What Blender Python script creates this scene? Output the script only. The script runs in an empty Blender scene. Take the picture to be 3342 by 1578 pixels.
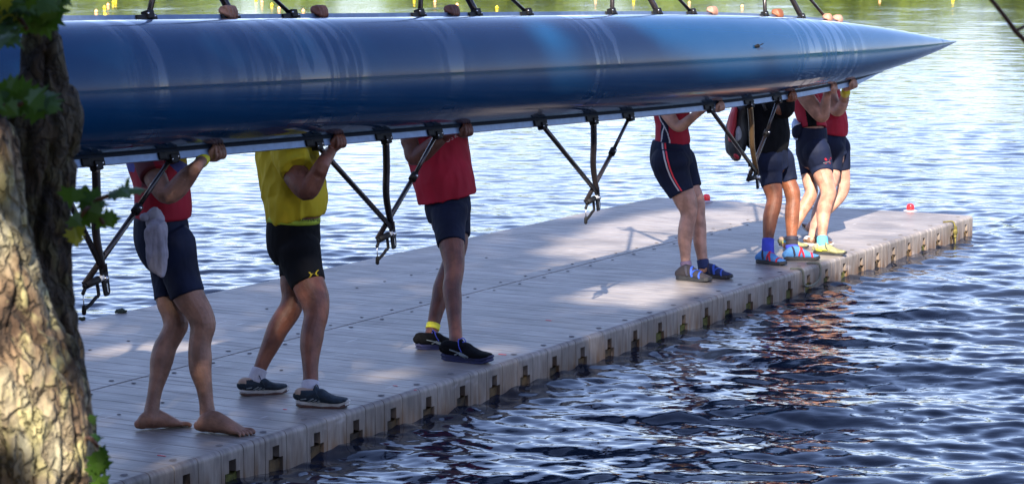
import bpy, bmesh, math, random
import numpy as np
from mathutils import Vector, noise as mnoise
random.seed(7); RNG = np.random.default_rng(11)
SC = bpy.context.scene; COL = SC.collection
# ------------------------------------------------------------------ camera model
H = 2.35; FP = 6000*1.29736; CX, CY = 1671, 789; PIT = math.atan(.12634)
cp, sp = math.cos(PIT), math.sin(PIT); K = 1.29736
UP = np.array([0, 0, 1.0]); YA = np.array([0, 1.0, 0])
WZ = -.17                                             # water level, deck top is z=0
def A(*v): return np.array(v, float)
def ray(x, y):
    r = (x-CX)/FP; u = -(y-CY)/FP
    return A(r, cp+u*sp, -sp+u*cp)
def WY(x, y, Y):                                      # point at depth Y seen at photo pixel x, y
    d = ray(x, y); return A(0, 0, H)+d*(Y/d[1])
def G(x, y, z=0.):
    d = ray(x, y); return A(0, 0, H)+d*((z-H)/d[2])
def mpp(P): return ((P[1])*cp-(P[2]-H)*sp)/FP         # metres per photo pixel at P
def plane_hit(x, y, P0, n):
    d = ray(x, y); o = A(0, 0, H); return o+d*(np.dot(P0-o, n)/np.dot(d, n))
def nrm(v): v = np.asarray(v, float); return v/(np.linalg.norm(v)+1e-12)

# ------------------------------------------------------------------ materials
def mat(name, col, rough=.6, metal=0., var=.0, vscale=8., bump=0., bscale=40., spec=.5, coat=0., stretch=None, sss=0., col2=None, detail=4, trans=0., sheen=0., blo=.4, bhi=.62):
    m = bpy.data.materials.new(name); m.use_nodes = True
    nt = m.node_tree; N = nt.nodes; L = nt.links; b = N['Principled BSDF']
    b.inputs['Base Color'].default_value = (*col, 1); b.inputs['Roughness'].default_value = rough
    b.inputs['Metallic'].default_value = metal; b.inputs['Specular IOR Level'].default_value = spec
    b.inputs['Coat Weight'].default_value = coat; b.inputs['Coat Roughness'].default_value = .05
    if sss: b.inputs['Subsurface Weight'].default_value = sss; b.inputs['Subsurface Radius'].default_value = (.012, .005, .003)
    if sheen: b.inputs['Sheen Weight'].default_value = sheen; b.inputs['Sheen Roughness'].default_value = .5
    if trans: b.inputs['Transmission Weight'].default_value = trans
    tc = N.new('ShaderNodeTexCoord'); mp = N.new('ShaderNodeMapping'); L.new(tc.outputs['Object'], mp.inputs[0])
    if stretch: mp.inputs['Scale'].default_value = stretch
    if var or col2:
        n = N.new('ShaderNodeTexNoise'); n.inputs['Scale'].default_value = vscale; n.inputs['Detail'].default_value = detail
        L.new(mp.outputs[0], n.inputs[0]); r = N.new('ShaderNodeValToRGB'); L.new(n.outputs[0], r.inputs[0])
        a = [c*(1-var) for c in col]; c2 = col2 or [min(1, c*(1+var)) for c in col]
        r.color_ramp.elements[0].position = blo; r.color_ramp.elements[0].color = (*a, 1)
        r.color_ramp.elements[1].position = bhi; r.color_ramp.elements[1].color = (*c2, 1)
        L.new(r.outputs[0], b.inputs['Base Color'])
    if bump:
        n = N.new('ShaderNodeTexNoise'); n.inputs['Scale'].default_value = bscale; n.inputs['Detail'].default_value = 5
        L.new(mp.outputs[0], n.inputs[0]); bp = N.new('ShaderNodeBump'); bp.inputs['Strength'].default_value = bump
        bp.inputs['Distance'].default_value = .01; L.new(n.outputs[0], bp.inputs['Height']); L.new(bp.outputs[0], b.inputs['Normal'])
    return m
def skin(n, c, v=.24): return mat(n, c, .5, var=v, vscale=14, bump=.3, bscale=90, sss=.08, spec=.4, detail=6)
M = dict(
 skin1=skin('skin_fair_tan', (.24, .12, .078)), skin2=skin('skin_tanned', (.17, .062, .036)), skin3=skin('skin_deep_tan', (.125, .046, .030)),
 skin4=skin('skin_pale', (.40, .215, .15)), skin5=skin('skin_brown', (.20, .068, .03)), skin6=skin('skin_light', (.38, .19, .125)),
 black=mat('black_fabric', (.0035, .0038, .005), .85, var=.3, vscale=5, bump=.25, bscale=14, spec=.18),
 navy=mat('navy_fabric', (.0045, .0085, .028), .75, var=.25, vscale=6, bump=.2, bscale=12, spec=.22),
 red=mat('red_fabric', (.33, .008, .026), .75, var=.15, vscale=5, bump=.5, bscale=9, spec=.3, stretch=(1, 1, .5)),
 sleeve_shade=mat('shaded_sleeve_red', (.09, .007, .012), .8, var=.15, vscale=5, bump=.4, bscale=10),  # dark red that paints in the shade on the suit's sleeve
 yellow=mat('yellow_fabric', (.50, .37, .012), .8, var=.08, vscale=5, bump=.5, bscale=9, spec=.3, stretch=(1, 1, .6)),
 blue=mat('blue_fabric', (.04, .05, .24), .75, var=.15, vscale=5, bump=.3, bscale=10),
 cloth=mat('grey_white_cloth', (.27, .26, .31), .85, var=.2, vscale=9, bump=.5, bscale=30), white=mat('white_fabric', (.42, .41, .46), .85, var=.08, vscale=20, bump=.4, bscale=60),
 band=mat('yellow_band', (.66, .62, .02), .5, var=.08, vscale=30),
 lime=mat('lime_elastic', (.36, .46, .03), .7, var=.08, vscale=60),
 ink=mat('black_print', (.01, .01, .01), .7), wprint=mat('white_print', (.6, .58, .6), .7), yprint=mat('yellow_print', (.75, .58, .02), .6), rprint=mat('red_print', (.7, .03, .05), .6),
 grey=mat('grey_fabric', (.26, .27, .30), .8, var=.1, vscale=30), stripe=mat('pale_stripe', (.42, .42, .44), .7),
 rubber=mat('black_rubber', (.015, .016, .019), .65, var=.2, vscale=30, bump=.2, bscale=60),
 shoeblue=mat('dark_blue_mesh_fabric', (.006, .017, .03), .8, var=.3, vscale=40, bump=.4, bscale=150),
 soleW=mat('off_white_foam', (.42, .40, .37), .6, var=.15, vscale=20), tan=mat('tan_suede', (.36, .25, .18), .8, var=.1, vscale=30),
 solebrown=mat('brown_rubber', (.07, .03, .022), .6, var=.2, vscale=20),
 royal=mat('royal_blue_rubber', (.006, .010, .06), .7, var=.15, vscale=30), shoeblk=mat('black_mesh_fabric', (.004, .0045, .006), .9, spec=.12, var=.3, vscale=60, bump=.4, bscale=150),
 silver=mat('grey_reflective_print', (.16, .19, .2), .4), lace=mat('blue_lace', (.03, .05, .40), .7), laceb=mat('dark_lace', (.02, .03, .04), .8),
 sockp=mat('purple_grey_knit', (.17, .12, .19), .9, bump=.5, bscale=160), sockn=mat('navy_knit', (.018, .03, .10), .9, bump=.5, bscale=160),
 sockb=mat('bright_blue_knit', (.05, .07, .50), .9, var=.15, vscale=12, bump=.5, bscale=160), sockt=mat('turquoise_knit', (.10, .45, .62), .9, bump=.5, bscale=160),
 sockl=mat('light_blue_knit', (.07, .22, .48), .9, bump=.5, bscale=160), sockg=mat('grey_brown_knit', (.03, .026, .032), .9, bump=.5, bscale=160),
 strapb=mat('blue_strap', (.03, .09, .45), .7), strapr=mat('red_strap', (.5, .015, .03), .7), strapk=mat('dark_strap', (.02, .02, .04), .7),
 olive=mat('olive_mesh_fabric', (.26, .25, .12), .75, var=.25, vscale=40, bump=.4, bscale=150), yel2=mat('yellow_green_panel', (.42, .42, .03), .7),
 brown=mat('brown_leather', (.12, .06, .03), .6, var=.3, vscale=40, bump=.3, bscale=60), hairb=mat('dark_brown_hair', (.03, .017, .01), .6, bump=.8, bscale=90, stretch=(1, 1, .2)),
 hairg=mat('grey_hair', (.25, .23, .21), .6, bump=.8, bscale=90, stretch=(1, 1, .2)), hairl=mat('blond_hair', (.30, .19, .08), .6, bump=.8, bscale=90, stretch=(1, 1, .2)),
 pack_red=mat('red_nylon', (.38, .015, .03), .6, var=.1, bump=.4, bscale=18), pack_blk=mat('black_nylon', (.012, .013, .017), .55, var=.3, bump=.4, bscale=18),
 alu=mat('anodised_aluminium', (.13, .18, .27), .34, metal=.6, var=.1, vscale=25, bump=.05, bscale=60), railblue=mat('dark_blue_rail', (.004, .010, .024), .6, spec=.15),
 tube=mat('dark_rigger_tube', (.035, .028, .028), .22, metal=.55, var=.2, vscale=10, spec=.7), blackp=mat('black_plastic', (.006, .006, .007), .6, spec=.25, var=.2, vscale=40),
 steel=mat('steel', (.55, .55, .57), .25, metal=1.), inner=mat('shell_interior', (.55, .55, .52), .5, var=.08, vscale=5), nylonw=mat('white_nylon', (.6, .58, .55), .5),
 rope=mat('grey_rope', (.12, .13, .11), .9, bump=.8, bscale=120), ropey=mat('mossy_yellow_rope', (.13, .11, .025), .9, bump=.8, bscale=90, var=.4, vscale=30),
 dome=mat('red_plastic', (.75, .015, .02), .25, spec=.6, coat=.4), weed=mat('dark_weed', (.02, .03, .015), .8, bump=.8, bscale=60),
 buoyy=mat('yellow_buoy', (.85, .62, .02), .35), buoyo=mat('orange_buoy', (.92, .48, .20), .35),
 bottle=mat('clear_blue_plastic', (.35, .5, .75), .15, spec=.6), twig=mat('brown_bark', (.09, .045, .035), .8, var=.3, vscale=20, bump=.6, bscale=50),
)
M['brnz'] = mat('bronze_tube', (.16, .10, .05), .25, metal=.7, var=.2, vscale=10)

def leaf_mat(name, c, c2):
    m = mat(name, c, .5, col2=c2, vscale=9, spec=.35); b = m.node_tree.nodes['Principled BSDF']; nt = m.node_tree
    t = nt.nodes.new('ShaderNodeBsdfTranslucent'); t.inputs[0].default_value = (c2[0]*1.6, c2[1]*1.6, c2[2]*.8, 1)
    mx = nt.nodes.new('ShaderNodeMixShader'); mx.inputs[0].default_value = .3
    o = nt.nodes['Material Output']; nt.links.new(b.outputs[0], mx.inputs[1]); nt.links.new(t.outputs[0], mx.inputs[2]); nt.links.new(mx.outputs[0], o.inputs[0]); return m
M['leaf'] = leaf_mat('green_leaf', (.018, .055, .008), (.05, .11, .012))
M['leafy'] = leaf_mat('yellow_green_leaf', (.16, .20, .02), (.30, .28, .03))
M['leafd'] = leaf_mat('canopy_leaf', (.02, .055, .01), (.04, .09, .015))
M['wood'] = leaf_mat('far_foliage', (.10, .15, .018), (.22, .27, .03)); M['added_bankwood'] = leaf_mat('added_bank_foliage', (.02, .055, .01), (.05, .10, .015))

# ------------------------------------------------------------------ mesh helpers
def link(name, me, parent=None, m=None, smooth=True):
    o = bpy.data.objects.new(name, me); COL.objects.link(o)
    if m is not None:
        for q in (m if isinstance(m, (list, tuple)) else [m]): me.materials.append(q)
    if smooth: me.polygons.foreach_set('use_smooth', np.ones(len(me.polygons), bool))
    if parent is not None: o.parent = parent; o.matrix_parent_inverse = parent.matrix_world.inverted()
    return o
class MB:
    def __init__(s): s.v = []; s.f = []
    def add(s, v, f):
        o = len(s.v); s.v += [tuple(float(c) for c in q) for q in v]; s.f += [tuple(i+o for i in q) for q in f]; return s
    def mesh(s, name='m'):
        me = bpy.data.meshes.new(name); me.from_pydata(s.v, [], s.f); me.update(); return me
    def build(s, name, m=None, parent=None, smooth=True):
        return link(name, s.mesh(name), parent, m, smooth)
    def box(s, c, ax, ay, az):                        # centre and three half-axes
        c, ax, ay, az = map(np.asarray, (c, ax, ay, az))
        v = [c+i*ax+j*ay+k*az for i in (-1, 1) for j in (-1, 1) for k in (-1, 1)]
        f = [(0, 1, 3, 2), (4, 6, 7, 5), (0, 4, 5, 1), (2, 3, 7, 6), (0, 2, 6, 4), (1, 5, 7, 3)]
        if np.dot(np.cross(ax, ay), az) < 0: f = [q[::-1] for q in f]
        return s.add(v, f)
    def loft(s, st, n=16, sub=4, B=None, round_=False, power=1.):
        # st: (P, ra, rb); cross-section axes: B = "depth" direction, A = T x B
        P = np.array([q[0] for q in st], float); R = np.array([[q[1], q[2]] for q in st], float)
        if sub > 1 and len(st) > 2:
            X = np.hstack([P, R]); X = np.vstack([2*X[0]-X[1], X, 2*X[-1]-X[-2]]); out = []
            for i in range(1, len(X)-2):
                for k in range(sub):
                    t = k/sub; a, b, c, d = X[i-1], X[i], X[i+1], X[i+2]
                    out.append(.5*(2*b+(c-a)*t+(2*a-5*b+4*c-d)*t*t+(3*b-a-3*c+d)*t**3))
            out.append(X[-2]); X = np.array(out); P = X[:, :3]; R = np.maximum(X[:, 3:], .0005)
        if round_:
            t0 = nrm(P[0]-P[1]); t1 = nrm(P[-1]-P[-2]); e = [.35, .7, .92]
            pre = [(P[0]+t0*R[0].min()*q, R[0]*math.sqrt(max(0, 1-q*q))) for q in e[::-1]]; post = [(P[-1]+t1*R[-1].min()*q, R[-1]*math.sqrt(max(0, 1-q*q))) for q in e]
            P = np.array([q[0] for q in pre]+list(P)+[q[0] for q in post]); R = np.array([q[1] for q in pre]+list(R)+[q[1] for q in post])
        T = np.gradient(P, axis=0); B0 = YA if B is None else np.asarray(B, float); vs = []; m = len(P)
        prev = None
        for i in range(m):
            t = nrm(T[i]); b = B0-t*np.dot(t, B0)
            if np.linalg.norm(b) < .15: b = prev if prev is not None else np.cross(t, [1, 0, .1])
            b = nrm(b-t*np.dot(t, b)); prev = b; a = np.cross(t, b)
            for k in range(n):
                w = 2*math.pi*k/n; cw, sw = math.cos(w), math.sin(w)
                if power != 1: cw = math.copysign(abs(cw)**power, cw); sw = math.copysign(abs(sw)**power, sw)
                vs.append(P[i]+a*R[i, 0]*cw+b*R[i, 1]*sw)
        fs = [(i*n+k, i*n+(k+1) % n, (i+1)*n+(k+1) % n, (i+1)*n+k) for i in range(m-1) for k in range(n)]
        fs += [tuple(range(n-1, -1, -1)), tuple((m-1)*n+k for k in range(n))]
        return s.add(vs, fs)
    def tube(s, pts, r, n=8, sub=1, round_=False):
        rr = r if isinstance(r, (list, tuple)) else [r]*len(pts)
        d = nrm(np.asarray(pts[-1])-np.asarray(pts[0])); B = YA if abs(d[1]) < .9 else UP
        return s.loft([(p, q, q) for p, q in zip(pts, rr)], n, sub, B, round_)
    def ball(s, c, r, n=12, B=None, ax=None):
        r = A(r, r, r) if np.isscalar(r) else A(*r); vs = []; m = n//2
        E3 = np.eye(3) if ax is None else np.array(ax)
        for i in range(m+1):
            p = math.pi*i/m
            for k in range(n):
                w = 2*math.pi*k/n; q = A(math.sin(p)*math.cos(w), math.sin(p)*math.sin(w), math.cos(p))*r
                vs.append(np.asarray(c)+E3.T@q if ax is not None else np.asarray(c)+q)
        fs = [(i*n+k, (i+1)*n+k, (i+1)*n+(k+1) % n, i*n+(k+1) % n) for i in range(m) for k in range(n)]
        return s.add(vs, fs)
def remesh(mb, vox, smooth=3, extra=None):
    me = mb.mesh(); o = bpy.data.objects.new('t', me); COL.objects.link(o)
    bm = bmesh.new(); bm.from_mesh(me); bmesh.ops.remove_doubles(bm, verts=bm.verts, dist=1e-5); bmesh.ops.recalc_face_normals(bm, faces=bm.faces); bm.to_mesh(me); bm.free()
    r = o.modifiers.new('r', 'REMESH'); r.mode = 'VOXEL'; r.voxel_size = vox; r.use_smooth_shade = True
    if smooth: q = o.modifiers.new('s', 'SMOOTH'); q.factor = .5; q.iterations = smooth
    dg = bpy.context.evaluated_depsgraph_get(); out = bpy.data.meshes.new_from_object(o.evaluated_get(dg)); bpy.data.objects.remove(o); out.materials.clear()
    return out
def co(me):
    a = np.empty(len(me.vertices)*3, np.float32); me.vertices.foreach_get('co', a); return a.reshape(-1, 3)
def setco(me, a): me.vertices.foreach_set('co', a.astype(np.float32).ravel()); me.update()
def normals(me):
    a = np.empty(len(me.vertices)*3, np.float32); me.vertices.foreach_get('normal', a); return a.reshape(-1, 3)
def displace(me, fn):
    c = co(me); n = normals(me); d = np.array([fn(p) for p in c]); setco(me, c+n*d[:, None])
def wrinkle(me, amp, sc, str_=(1, 1, .45)):
    def f(p):
        v = Vector((p[0]*sc*str_[0], p[1]*sc*str_[1], p[2]*sc*str_[2])); w = mnoise.noise(v); w2 = mnoise.noise(v*2.7)
        return amp*((1-abs(w)*2.2)*.6+.3*w2)
    displace(me, f)
def tag(o, label=None, cat=None, group=None, kind=None):
    for k, v in (('label', label), ('category', cat), ('group', group), ('kind', kind)):
        if v: o[k] = v
    return o
def empty(name, loc, label=None, cat=None, group=None):
    o = bpy.data.objects.new(name, None); COL.objects.link(o); o.location = tuple(float(c) for c in loc); o.empty_display_size = .1
    bpy.context.view_layer.update(); return tag(o, label, cat, group)
def assign(me, fn):                                   # material slot by face centre
    n = len(me.polygons); c = np.empty(n*3, np.float32); me.polygons.foreach_get('center', c); c = c.reshape(-1, 3)
    me.polygons.foreach_set('material_index', np.array([fn(p) for p in c], np.int32)); me.update()

# ------------------------------------------------------------------ dock frame
PA = G(313*K, 1209*K); PC = G(2447*K, 542*K); DU = nrm(PC-PA); DV = A(-DU[1], DU[0], 0); DLEN = np.linalg.norm(PC-PA)
def D(t, w, z=0.): return PA+DU*t+DV*w+UP*z
PS = .3554; P0T = .093                                # pocket spacing and first pocket

# ------------------------------------------------------------------ people
def px(x, y, Y, r, k=1., kb=None):
    P = WY(x, y, Y); s = mpp(P); return (P, r*s, (kb if kb is not None else r*s*k))
def leg_stations(st, yf, yh, Yf, Yh, k=1.):
    out = []
    for (x, y, r) in st:
        t = min(1, max(0, (yf-y)/(yf-yh))); out.append(px(x, y, Yf+(Yh-Yf)*t, r, k))
    return out
def bare_foot(mb, heel, toe, side):
    d = toe-heel; d[2] = 0; Lf = np.linalg.norm(d); d = nrm(d); s = Lf/.262; lat = np.cross(UP, d)*side   # lat: towards the big toe side
    st = [(-.004, .028, .018, .022), (.012, .032, .028, .032), (.04, .045, .033, .045), (.075, .052, .034, .052), (.11, .046, .037, .045), (.15, .034, .043, .034), (.185, .024, .049, .024), (.21, .017, .047, .016)]
    mb.loft([(heel+d*x*s+UP*z*s+lat*.004*x/.2, w*s, h*s) for x, z, w, h in st], 18, 3, UP, True)
    for q, (o, L, r) in enumerate(((.034, .266, .0118), (.011, .262, .0080), (-.008, .253, .0075), (-.026, .243, .0072), (-.042, .231, .0070))):
        b = heel+d*.195*s+lat*o*.85*s+UP*.018*s; m_ = heel+d*(.6*L+.08)*s+lat*o*s+UP*.019*s; e = heel+d*(L-r)*s+lat*o*1.02*s+UP*(r*.95)*s
        mb.loft([(b, r*1.05*s, r*1.1*s), (m_, r*.95*s, r*s), (e, r*s, r*s)], 10, 3, UP, True)
    for o in (.022, .004, -.012): mb.tube([heel+d*.09*s+lat*o*.4*s+UP*.088*s, heel+d*.14*s+lat*o*.8*s+UP*.062*s, heel+d*.19*s+lat*o*1.1*s+UP*.036*s], .0042, 6, 2, True)
def shoe(root, heel, toe, lift, up_m, sole_m, collar_m, lace_m, deco=None, decom=None, k=1., name='shoe', low=False, sole_h=.028, sole2=None):
    d = toe-heel; Lf = np.linalg.norm(d); dz = d[2]; df = nrm(d); lat = nrm(np.cross(UP, df)); upv = np.cross(df, lat); s = Lf/.285
    def Q(x, l, z): return heel+df*x*s+lat*l*s+upv*z*s
    # sole as outline prism
    out = []
    prof = [(0, .017), (.03, .031), (.09, .031), (.14, .032), (.2, .042), (.235, .041), (.265, .031), (.283, .011)]
    ring = [(x, w) for x, w in prof]+[(x, -w) for x, w in prof[::-1]]
    def spring(x): return .016*max(0, (x-.2)/.085)**2+.006*max(0, (.04-x)/.04)
    m = MB(); n = len(ring); lv = [(.0, .97), (.004, 1.0), (sole_h*.45, .97), (sole_h*.75, 1.02), (sole_h+.003, .98)]; vs = []
    for z, sc in lv:
        for i, (x, w) in enumerate(ring): vs.append(Q((x-.14)*sc+.14, w*sc, z+spring(x)+(.004*math.sin(x*75) if .0 < z < sole_h else 0)))
    fs = [(a*n+i, (a*n+(i+1) % n), (a+1)*n+(i+1) % n, (a+1)*n+i) for a in range(len(lv)-1) for i in range(n)]+[tuple(range(n-1, -1, -1)), tuple(range((len(lv)-1)*n, len(lv)*n))]
    m.add(vs, fs); bm_me = m.mesh(); b = bmesh.new(); b.from_mesh(bm_me); bmesh.ops.recalc_face_normals(b, faces=b.faces); b.to_mesh(bm_me); b.free()
    u = MB(); c0 = sole_h-.001
    u.loft([(Q(x, 0, (z+c0)/1+spring(x)), w*s*1.19, h*s) for x, z, w, h in ((.006, .028, .02, .024), (.02, .036, .029, .036), (.055, .036, .032, .037), (.1, .034, .033, .036), (.13, .034, .036, .037), (.16, .024, .041, .028), (.2, .014, .043, .021), (.235, .011, .040, .016), (.262, .007, .030, .010))], 20, 4, upv, True, power=.85)
    # collar ring
    u.loft([(Q(.045, 0, c0+.03), .030*s, .036*s), (Q(.05, 0, c0+.055), .031*s, .040*s)], 18, 1, df)
    u.loft([(Q(.085, 0, c0+.045), .02*s, .012*s), (Q(.108, 0, c0+.072), .021*s, .008*s), (Q(.10, 0, c0+.083), .018*s, .005*s)], 12, 3, df, True)
    me = remesh(u, .0042, 2)
    so = link(name, me, root, [up_m, collar_m])
    hz = heel[2]
    def cf(p):
        q = (Vector(p)-Vector(heel)); x = q.dot(Vector(df))/s; z = q.dot(Vector(upv))/s
        return 1 if (x < .03 and z > c0+.046) or (x < .09 and z > c0+.066) else 0
    assign(me, cf)
    ob = link('sole', bm_me, so, [sole_m, sole2 or sole_m], False)
    assign(bm_me, lambda p: 1 if sole2 and (Vector(p)-Vector(heel)).dot(Vector(upv)) < sole_h*.42*s+spring((Vector(p)-Vector(heel)).dot(Vector(df))/s)*s else 0)
    lm = MB()
    for i in range(6):
        x = .095+.016*i; zt = c0+.083-.0105*i; w = .017+.0012*i
        for sg in (1, -1): lm.tube([Q(x, sg*w, zt-.012), Q(x+.008, 0, zt-.001+(.004 if i else 0)), Q(x+.016, -sg*w, zt-.019)], .0024*s, 5, 2)
    for sg in (1, -1): lm.tube([Q(.1, 0, c0+.085), Q(.085+.02, sg*.03, c0+.086), Q(.115, sg*.045, c0+.055), Q(.13, sg*.047, c0+.03)], .0026*s, 5, 3, True)
    lm.build('lace', lace_m, so)
    if deco: 
        dm = MB()
        for pts, w in deco:
            for sg in (-1,):
                for a_, b_ in zip(pts[:-1], pts[1:]):
                    A0 = Q(a_[0], sg*a_[2], a_[1]); B0 = Q(b_[0], sg*b_[2], b_[1]); t = nrm(B0-A0); nn = nrm(np.cross(t, lat))
                    dm.box((A0+B0)/2, (B0-A0)/2*1.05, nn*w*s, lat*.0035*s)
        dm.build('side_stripe', decom, so)
    return so
def sandal(root, heel, toe, sock_m, straps, sole_m, name='sandal'):
    d = toe-heel; Lf = np.linalg.norm(d); d = nrm(d); s = Lf/.275; lat = nrm(np.cross(UP, d))
    prof = [(0, .02), (.03, .036), (.09, .034), (.14, .036), (.2, .047), (.24, .044), (.265, .03), (.275, .012)]; ring = prof+[(x, -w) for x, w in prof[::-1]]; n = len(ring); vs = []
    for z, sc in ((0, .95), (.006, 1), (.022, .97), (.028, .95)):
        for x, w in ring: vs.append(heel+d*((x-.137)*sc+.137)*s+lat*w*sc*s+UP*(z+.012*max(0, (x-.2)/.075)**2+.008*max(0, (.05-x)/.05)*(z > .01))*s)
    fs = [(a*n+i, (a*n+(i+1) % n), (a+1)*n+(i+1) % n, (a+1)*n+i) for a in range(3) for i in range(n)]+[tuple(range(n-1, -1, -1)), tuple(range(3*n, 4*n))]
    m = MB().add(vs, fs); me = m.mesh(); b = bmesh.new(); b.from_mesh(me); bmesh.ops.recalc_face_normals(b, faces=b.faces); bmesh.ops.bevel(b, geom=[e for e in b.edges], offset=.002, segments=1, affect='EDGES'); b.to_mesh(me); b.free()
    so = link(name, me, root, sole_m, False)
    st = [(.012, .04, .026, .03), (.04, .052, .032, .042), (.08, .062, .033, .05), (.12, .056, .036, .042), (.16, .045, .041, .032), (.2, .036, .044, .022), (.235, .032, .040, .017), (.258, .03, .028, .012)]
    u = MB().loft([(heel+d*x*s+UP*z*s, w*s, h*s) for x, z, w, h in st], 18, 4, UP, True)
    link('sock_foot', remesh(u, .005, 2), root, sock_m)
    def ringpt(x, ang, g=1.06):
        for a_, b_ in zip(st[:-1], st[1:]):
            if a_[0] <= x <= b_[0]:
                t = (x-a_[0])/(b_[0]-a_[0]); z, w, h = [a_[j]+(b_[j]-a_[j])*t for j in (1, 2, 3)]; break
        return heel+d*x*s+UP*(z+h*g*math.sin(ang))*s+lat*w*g*math.cos(ang)*s
    for (x0, x1, m_, w) in straps:
        sm = MB(); pts = [ringpt(x0+(x1-x0)*q/12, math.radians(-25+230*q/12)) for q in range(13)]
        for i in range(12):
            a_, b_ = pts[i], pts[i+1]; nn = nrm((a_+b_)/2-(heel+d*(x0+x1)/2*s+UP*.04*s)); t = nrm(b_-a_); sm.box((a_+b_)/2, (b_-a_)*.56, nrm(np.cross(t, nn))*w*s, nn*.0022)
        sm.build('strap', m_, so, False)
    return so
def hand(mb, wrist, bar, ax, upv, near, rw, s=1., openh=False):
    # bar: point on the rail the hand holds; ax: rail direction; upv: from palm side to rail; near: towards the viewer side
    ax, upv, near = nrm(ax), nrm(upv), nrm(near); pc = bar-upv*.038*s-near*.012*s
    mb.loft([(wrist, rw, rw*.8), ((wrist+pc)/2, .030*s, .022*s), (pc-nrm(pc-wrist)*.0, .043*s, .019*s), (pc+upv*.008+near*.01, .040*s, .014*s)], 14, 3, upv, True)
    for i in range(4):
        o = ax*(i-1.5)*.0225*s; L = (.85, 1.05, 1.12, .95)[i]; r = .0084*s
        if openh: pts = [pc+o, pc+o*1.15+upv*.03*s+near*.02, pc+o*1.25+upv*.058*L*s+near*.022, pc+o*1.3+upv*.083*L*s+near*.016]
        else: pts = [pc+o, bar+o*1.02-upv*.034*s+near*.018*L*s, bar+o*1.02-upv*.008*s+near*.030*L*s, bar+o+upv*.020*L*s+near*.026*s, bar+o+upv*.030*L*s+near*.020*s]
        mb.loft([(p, q, q) for p, q in zip(pts, [r*1.15, r*1.15, r*1.05, r, r*.85][:len(pts)])], 10, 3, ax, True)
    mb.ball(bar-upv*.014*s, .024*s, 10); mb.loft([(bar-upv*.012*s-ax*.032*s, .022*s, .022*s), (bar-upv*.012*s+ax*.034*s, .022*s, .022*s)], 12, 1, upv, True)
    th = [pc-ax*.034*s, pc-ax*.052*s+upv*.016*s, bar-ax*.045*s+upv*.006*s+near*.012, bar-ax*.026*s+upv*.022*s+near*.018]
    mb.loft([(p, q, q) for p, q in zip(th, (.014*s, .0125*s, .0105*s, .009*s))], 10, 3, near, True)
def head(mb, c, f, s=1.):
    # c head centre, f facing direction
    f = nrm(f); lat = np.cross(UP, f); ax = [f, lat, UP]
    def q(a_, l, u_): return c+f*a_*s+lat*l*s+UP*u_*s
    mb.ball(q(-.008, 0, .02), (.098*s, .076*s, .098*s), 20, ax=ax)
    mb.ball(q(.028, 0, -.045), (.058*s, .055*s, .062*s), 16, ax=ax)
    mb.loft([(q(.055, 0, -.09), .03*s, .018*s), (q(.078, 0, -.075), .024*s, .02*s)], 10, 1, UP, True)
    mb.loft([(q(.078, 0, .022), .008*s, .008*s), (q(.1, 0, -.008), .011*s, .011*s), (q(.104, 0, -.018), .015*s, .009*s)], 8, 2, UP, True)
    for sg in (1, -1):
        mb.ball(q(-.005, sg*.078, -.005), (.018*s, .007*s, .030*s), 10, ax=ax)
        mb.ball(q(.078, sg*.031, .018), (.012*s, .015*s, .009*s), 10, ax=ax); mb.ball(q(.085, sg*.032, .036), (.009*s, .02*s, .006*s), 8, ax=ax)
    for z in (-.043, -.052): mb.loft([(q(.075, -.022, z), .005*s, .004*s), (q(.088, 0, z), .007*s, .005*s), (q(.075, .022, z), .005*s, .004*s)], 8, 3, UP, True)

# ------------------------------------------------------------------ the shell: centre line, beam and roll
SLOPE = -.0214; BA = nrm(A(.5145, .8575, SLOPE)); TIPY = 20.47
TIP = WY(2402*K, 106*K, TIPY)
ROLL = math.radians(17); AWAY = nrm(A(-BA[1], BA[0], 0)); BG = nrm(AWAY*math.sin(ROLL)+UP*math.cos(ROLL)); BG = nrm(BG-BA*np.dot(BA, BG)); BK = nrm(np.cross(BG, BA))
if np.dot(BK, -YA) < 0: BK = -BK
def lerp_tab(tab, s):
    if s <= tab[0][0]: return tab[0][1]
    for a_, b_ in zip(tab[:-1], tab[1:]):
        if s <= b_[0]: t = (s-a_[0])/(b_[0]-a_[0]); return a_[1]+(b_[1]-a_[1])*t
    return tab[-1][1]
HB = [(0, .004), (.3, .036), (.7, .078), (1.1, .117), (1.5, .152), (2.3, .212), (3.2, .258), (4.2, .288), (5.2, .302), (6.5, .306), (11.5, .306), (14, .25), (16.5, .06), (17, .01)]
DP = [(0, .015), (.3, .06), (.7, .11), (1.1, .155), (1.5, .195), (2.3, .25), (3.2, .30), (4.2, .33), (5.2, .345), (11.5, .35), (14, .27), (16.5, .1), (17, .02)]
def smtab(tab, s): return (lerp_tab(tab, s)+lerp_tab(tab, s+.35)+lerp_tab(tab, max(0, s-.35)))/3 if s > .5 else lerp_tab(tab, s)
def BC(s):                                            # centre of the gunwale plane, s metres from the bow
    return TIP-BA*s+BG*(-.055*(1-math.exp(-s*.8)))
def BP(s, th, off=0.):
    hb, dp = smtab(HB, s), smtab(DP, s); sn, cs = math.sin(th), math.cos(th); e = .82
    return BC(s)+BG*(hb+off)*math.copysign(abs(sn)**.95, sn)+BK*(dp+off)*abs(cs)**e
def gun(s, up): return BC(s)+BG*(smtab(HB, s)+.012)*(1 if up else -1)
def s_at_px(x, up):
    ss = np.linspace(.3, 13, 800); best = 0; bd = 1e9
    for s in ss:
        P = gun(s, up); v = P-A(0, 0, H); X = CX+FP*v[0]/(v[1]*cp-v[2]*sp)
        if abs(X-x) < bd: bd = abs(X-x); best = s
    return best

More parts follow.
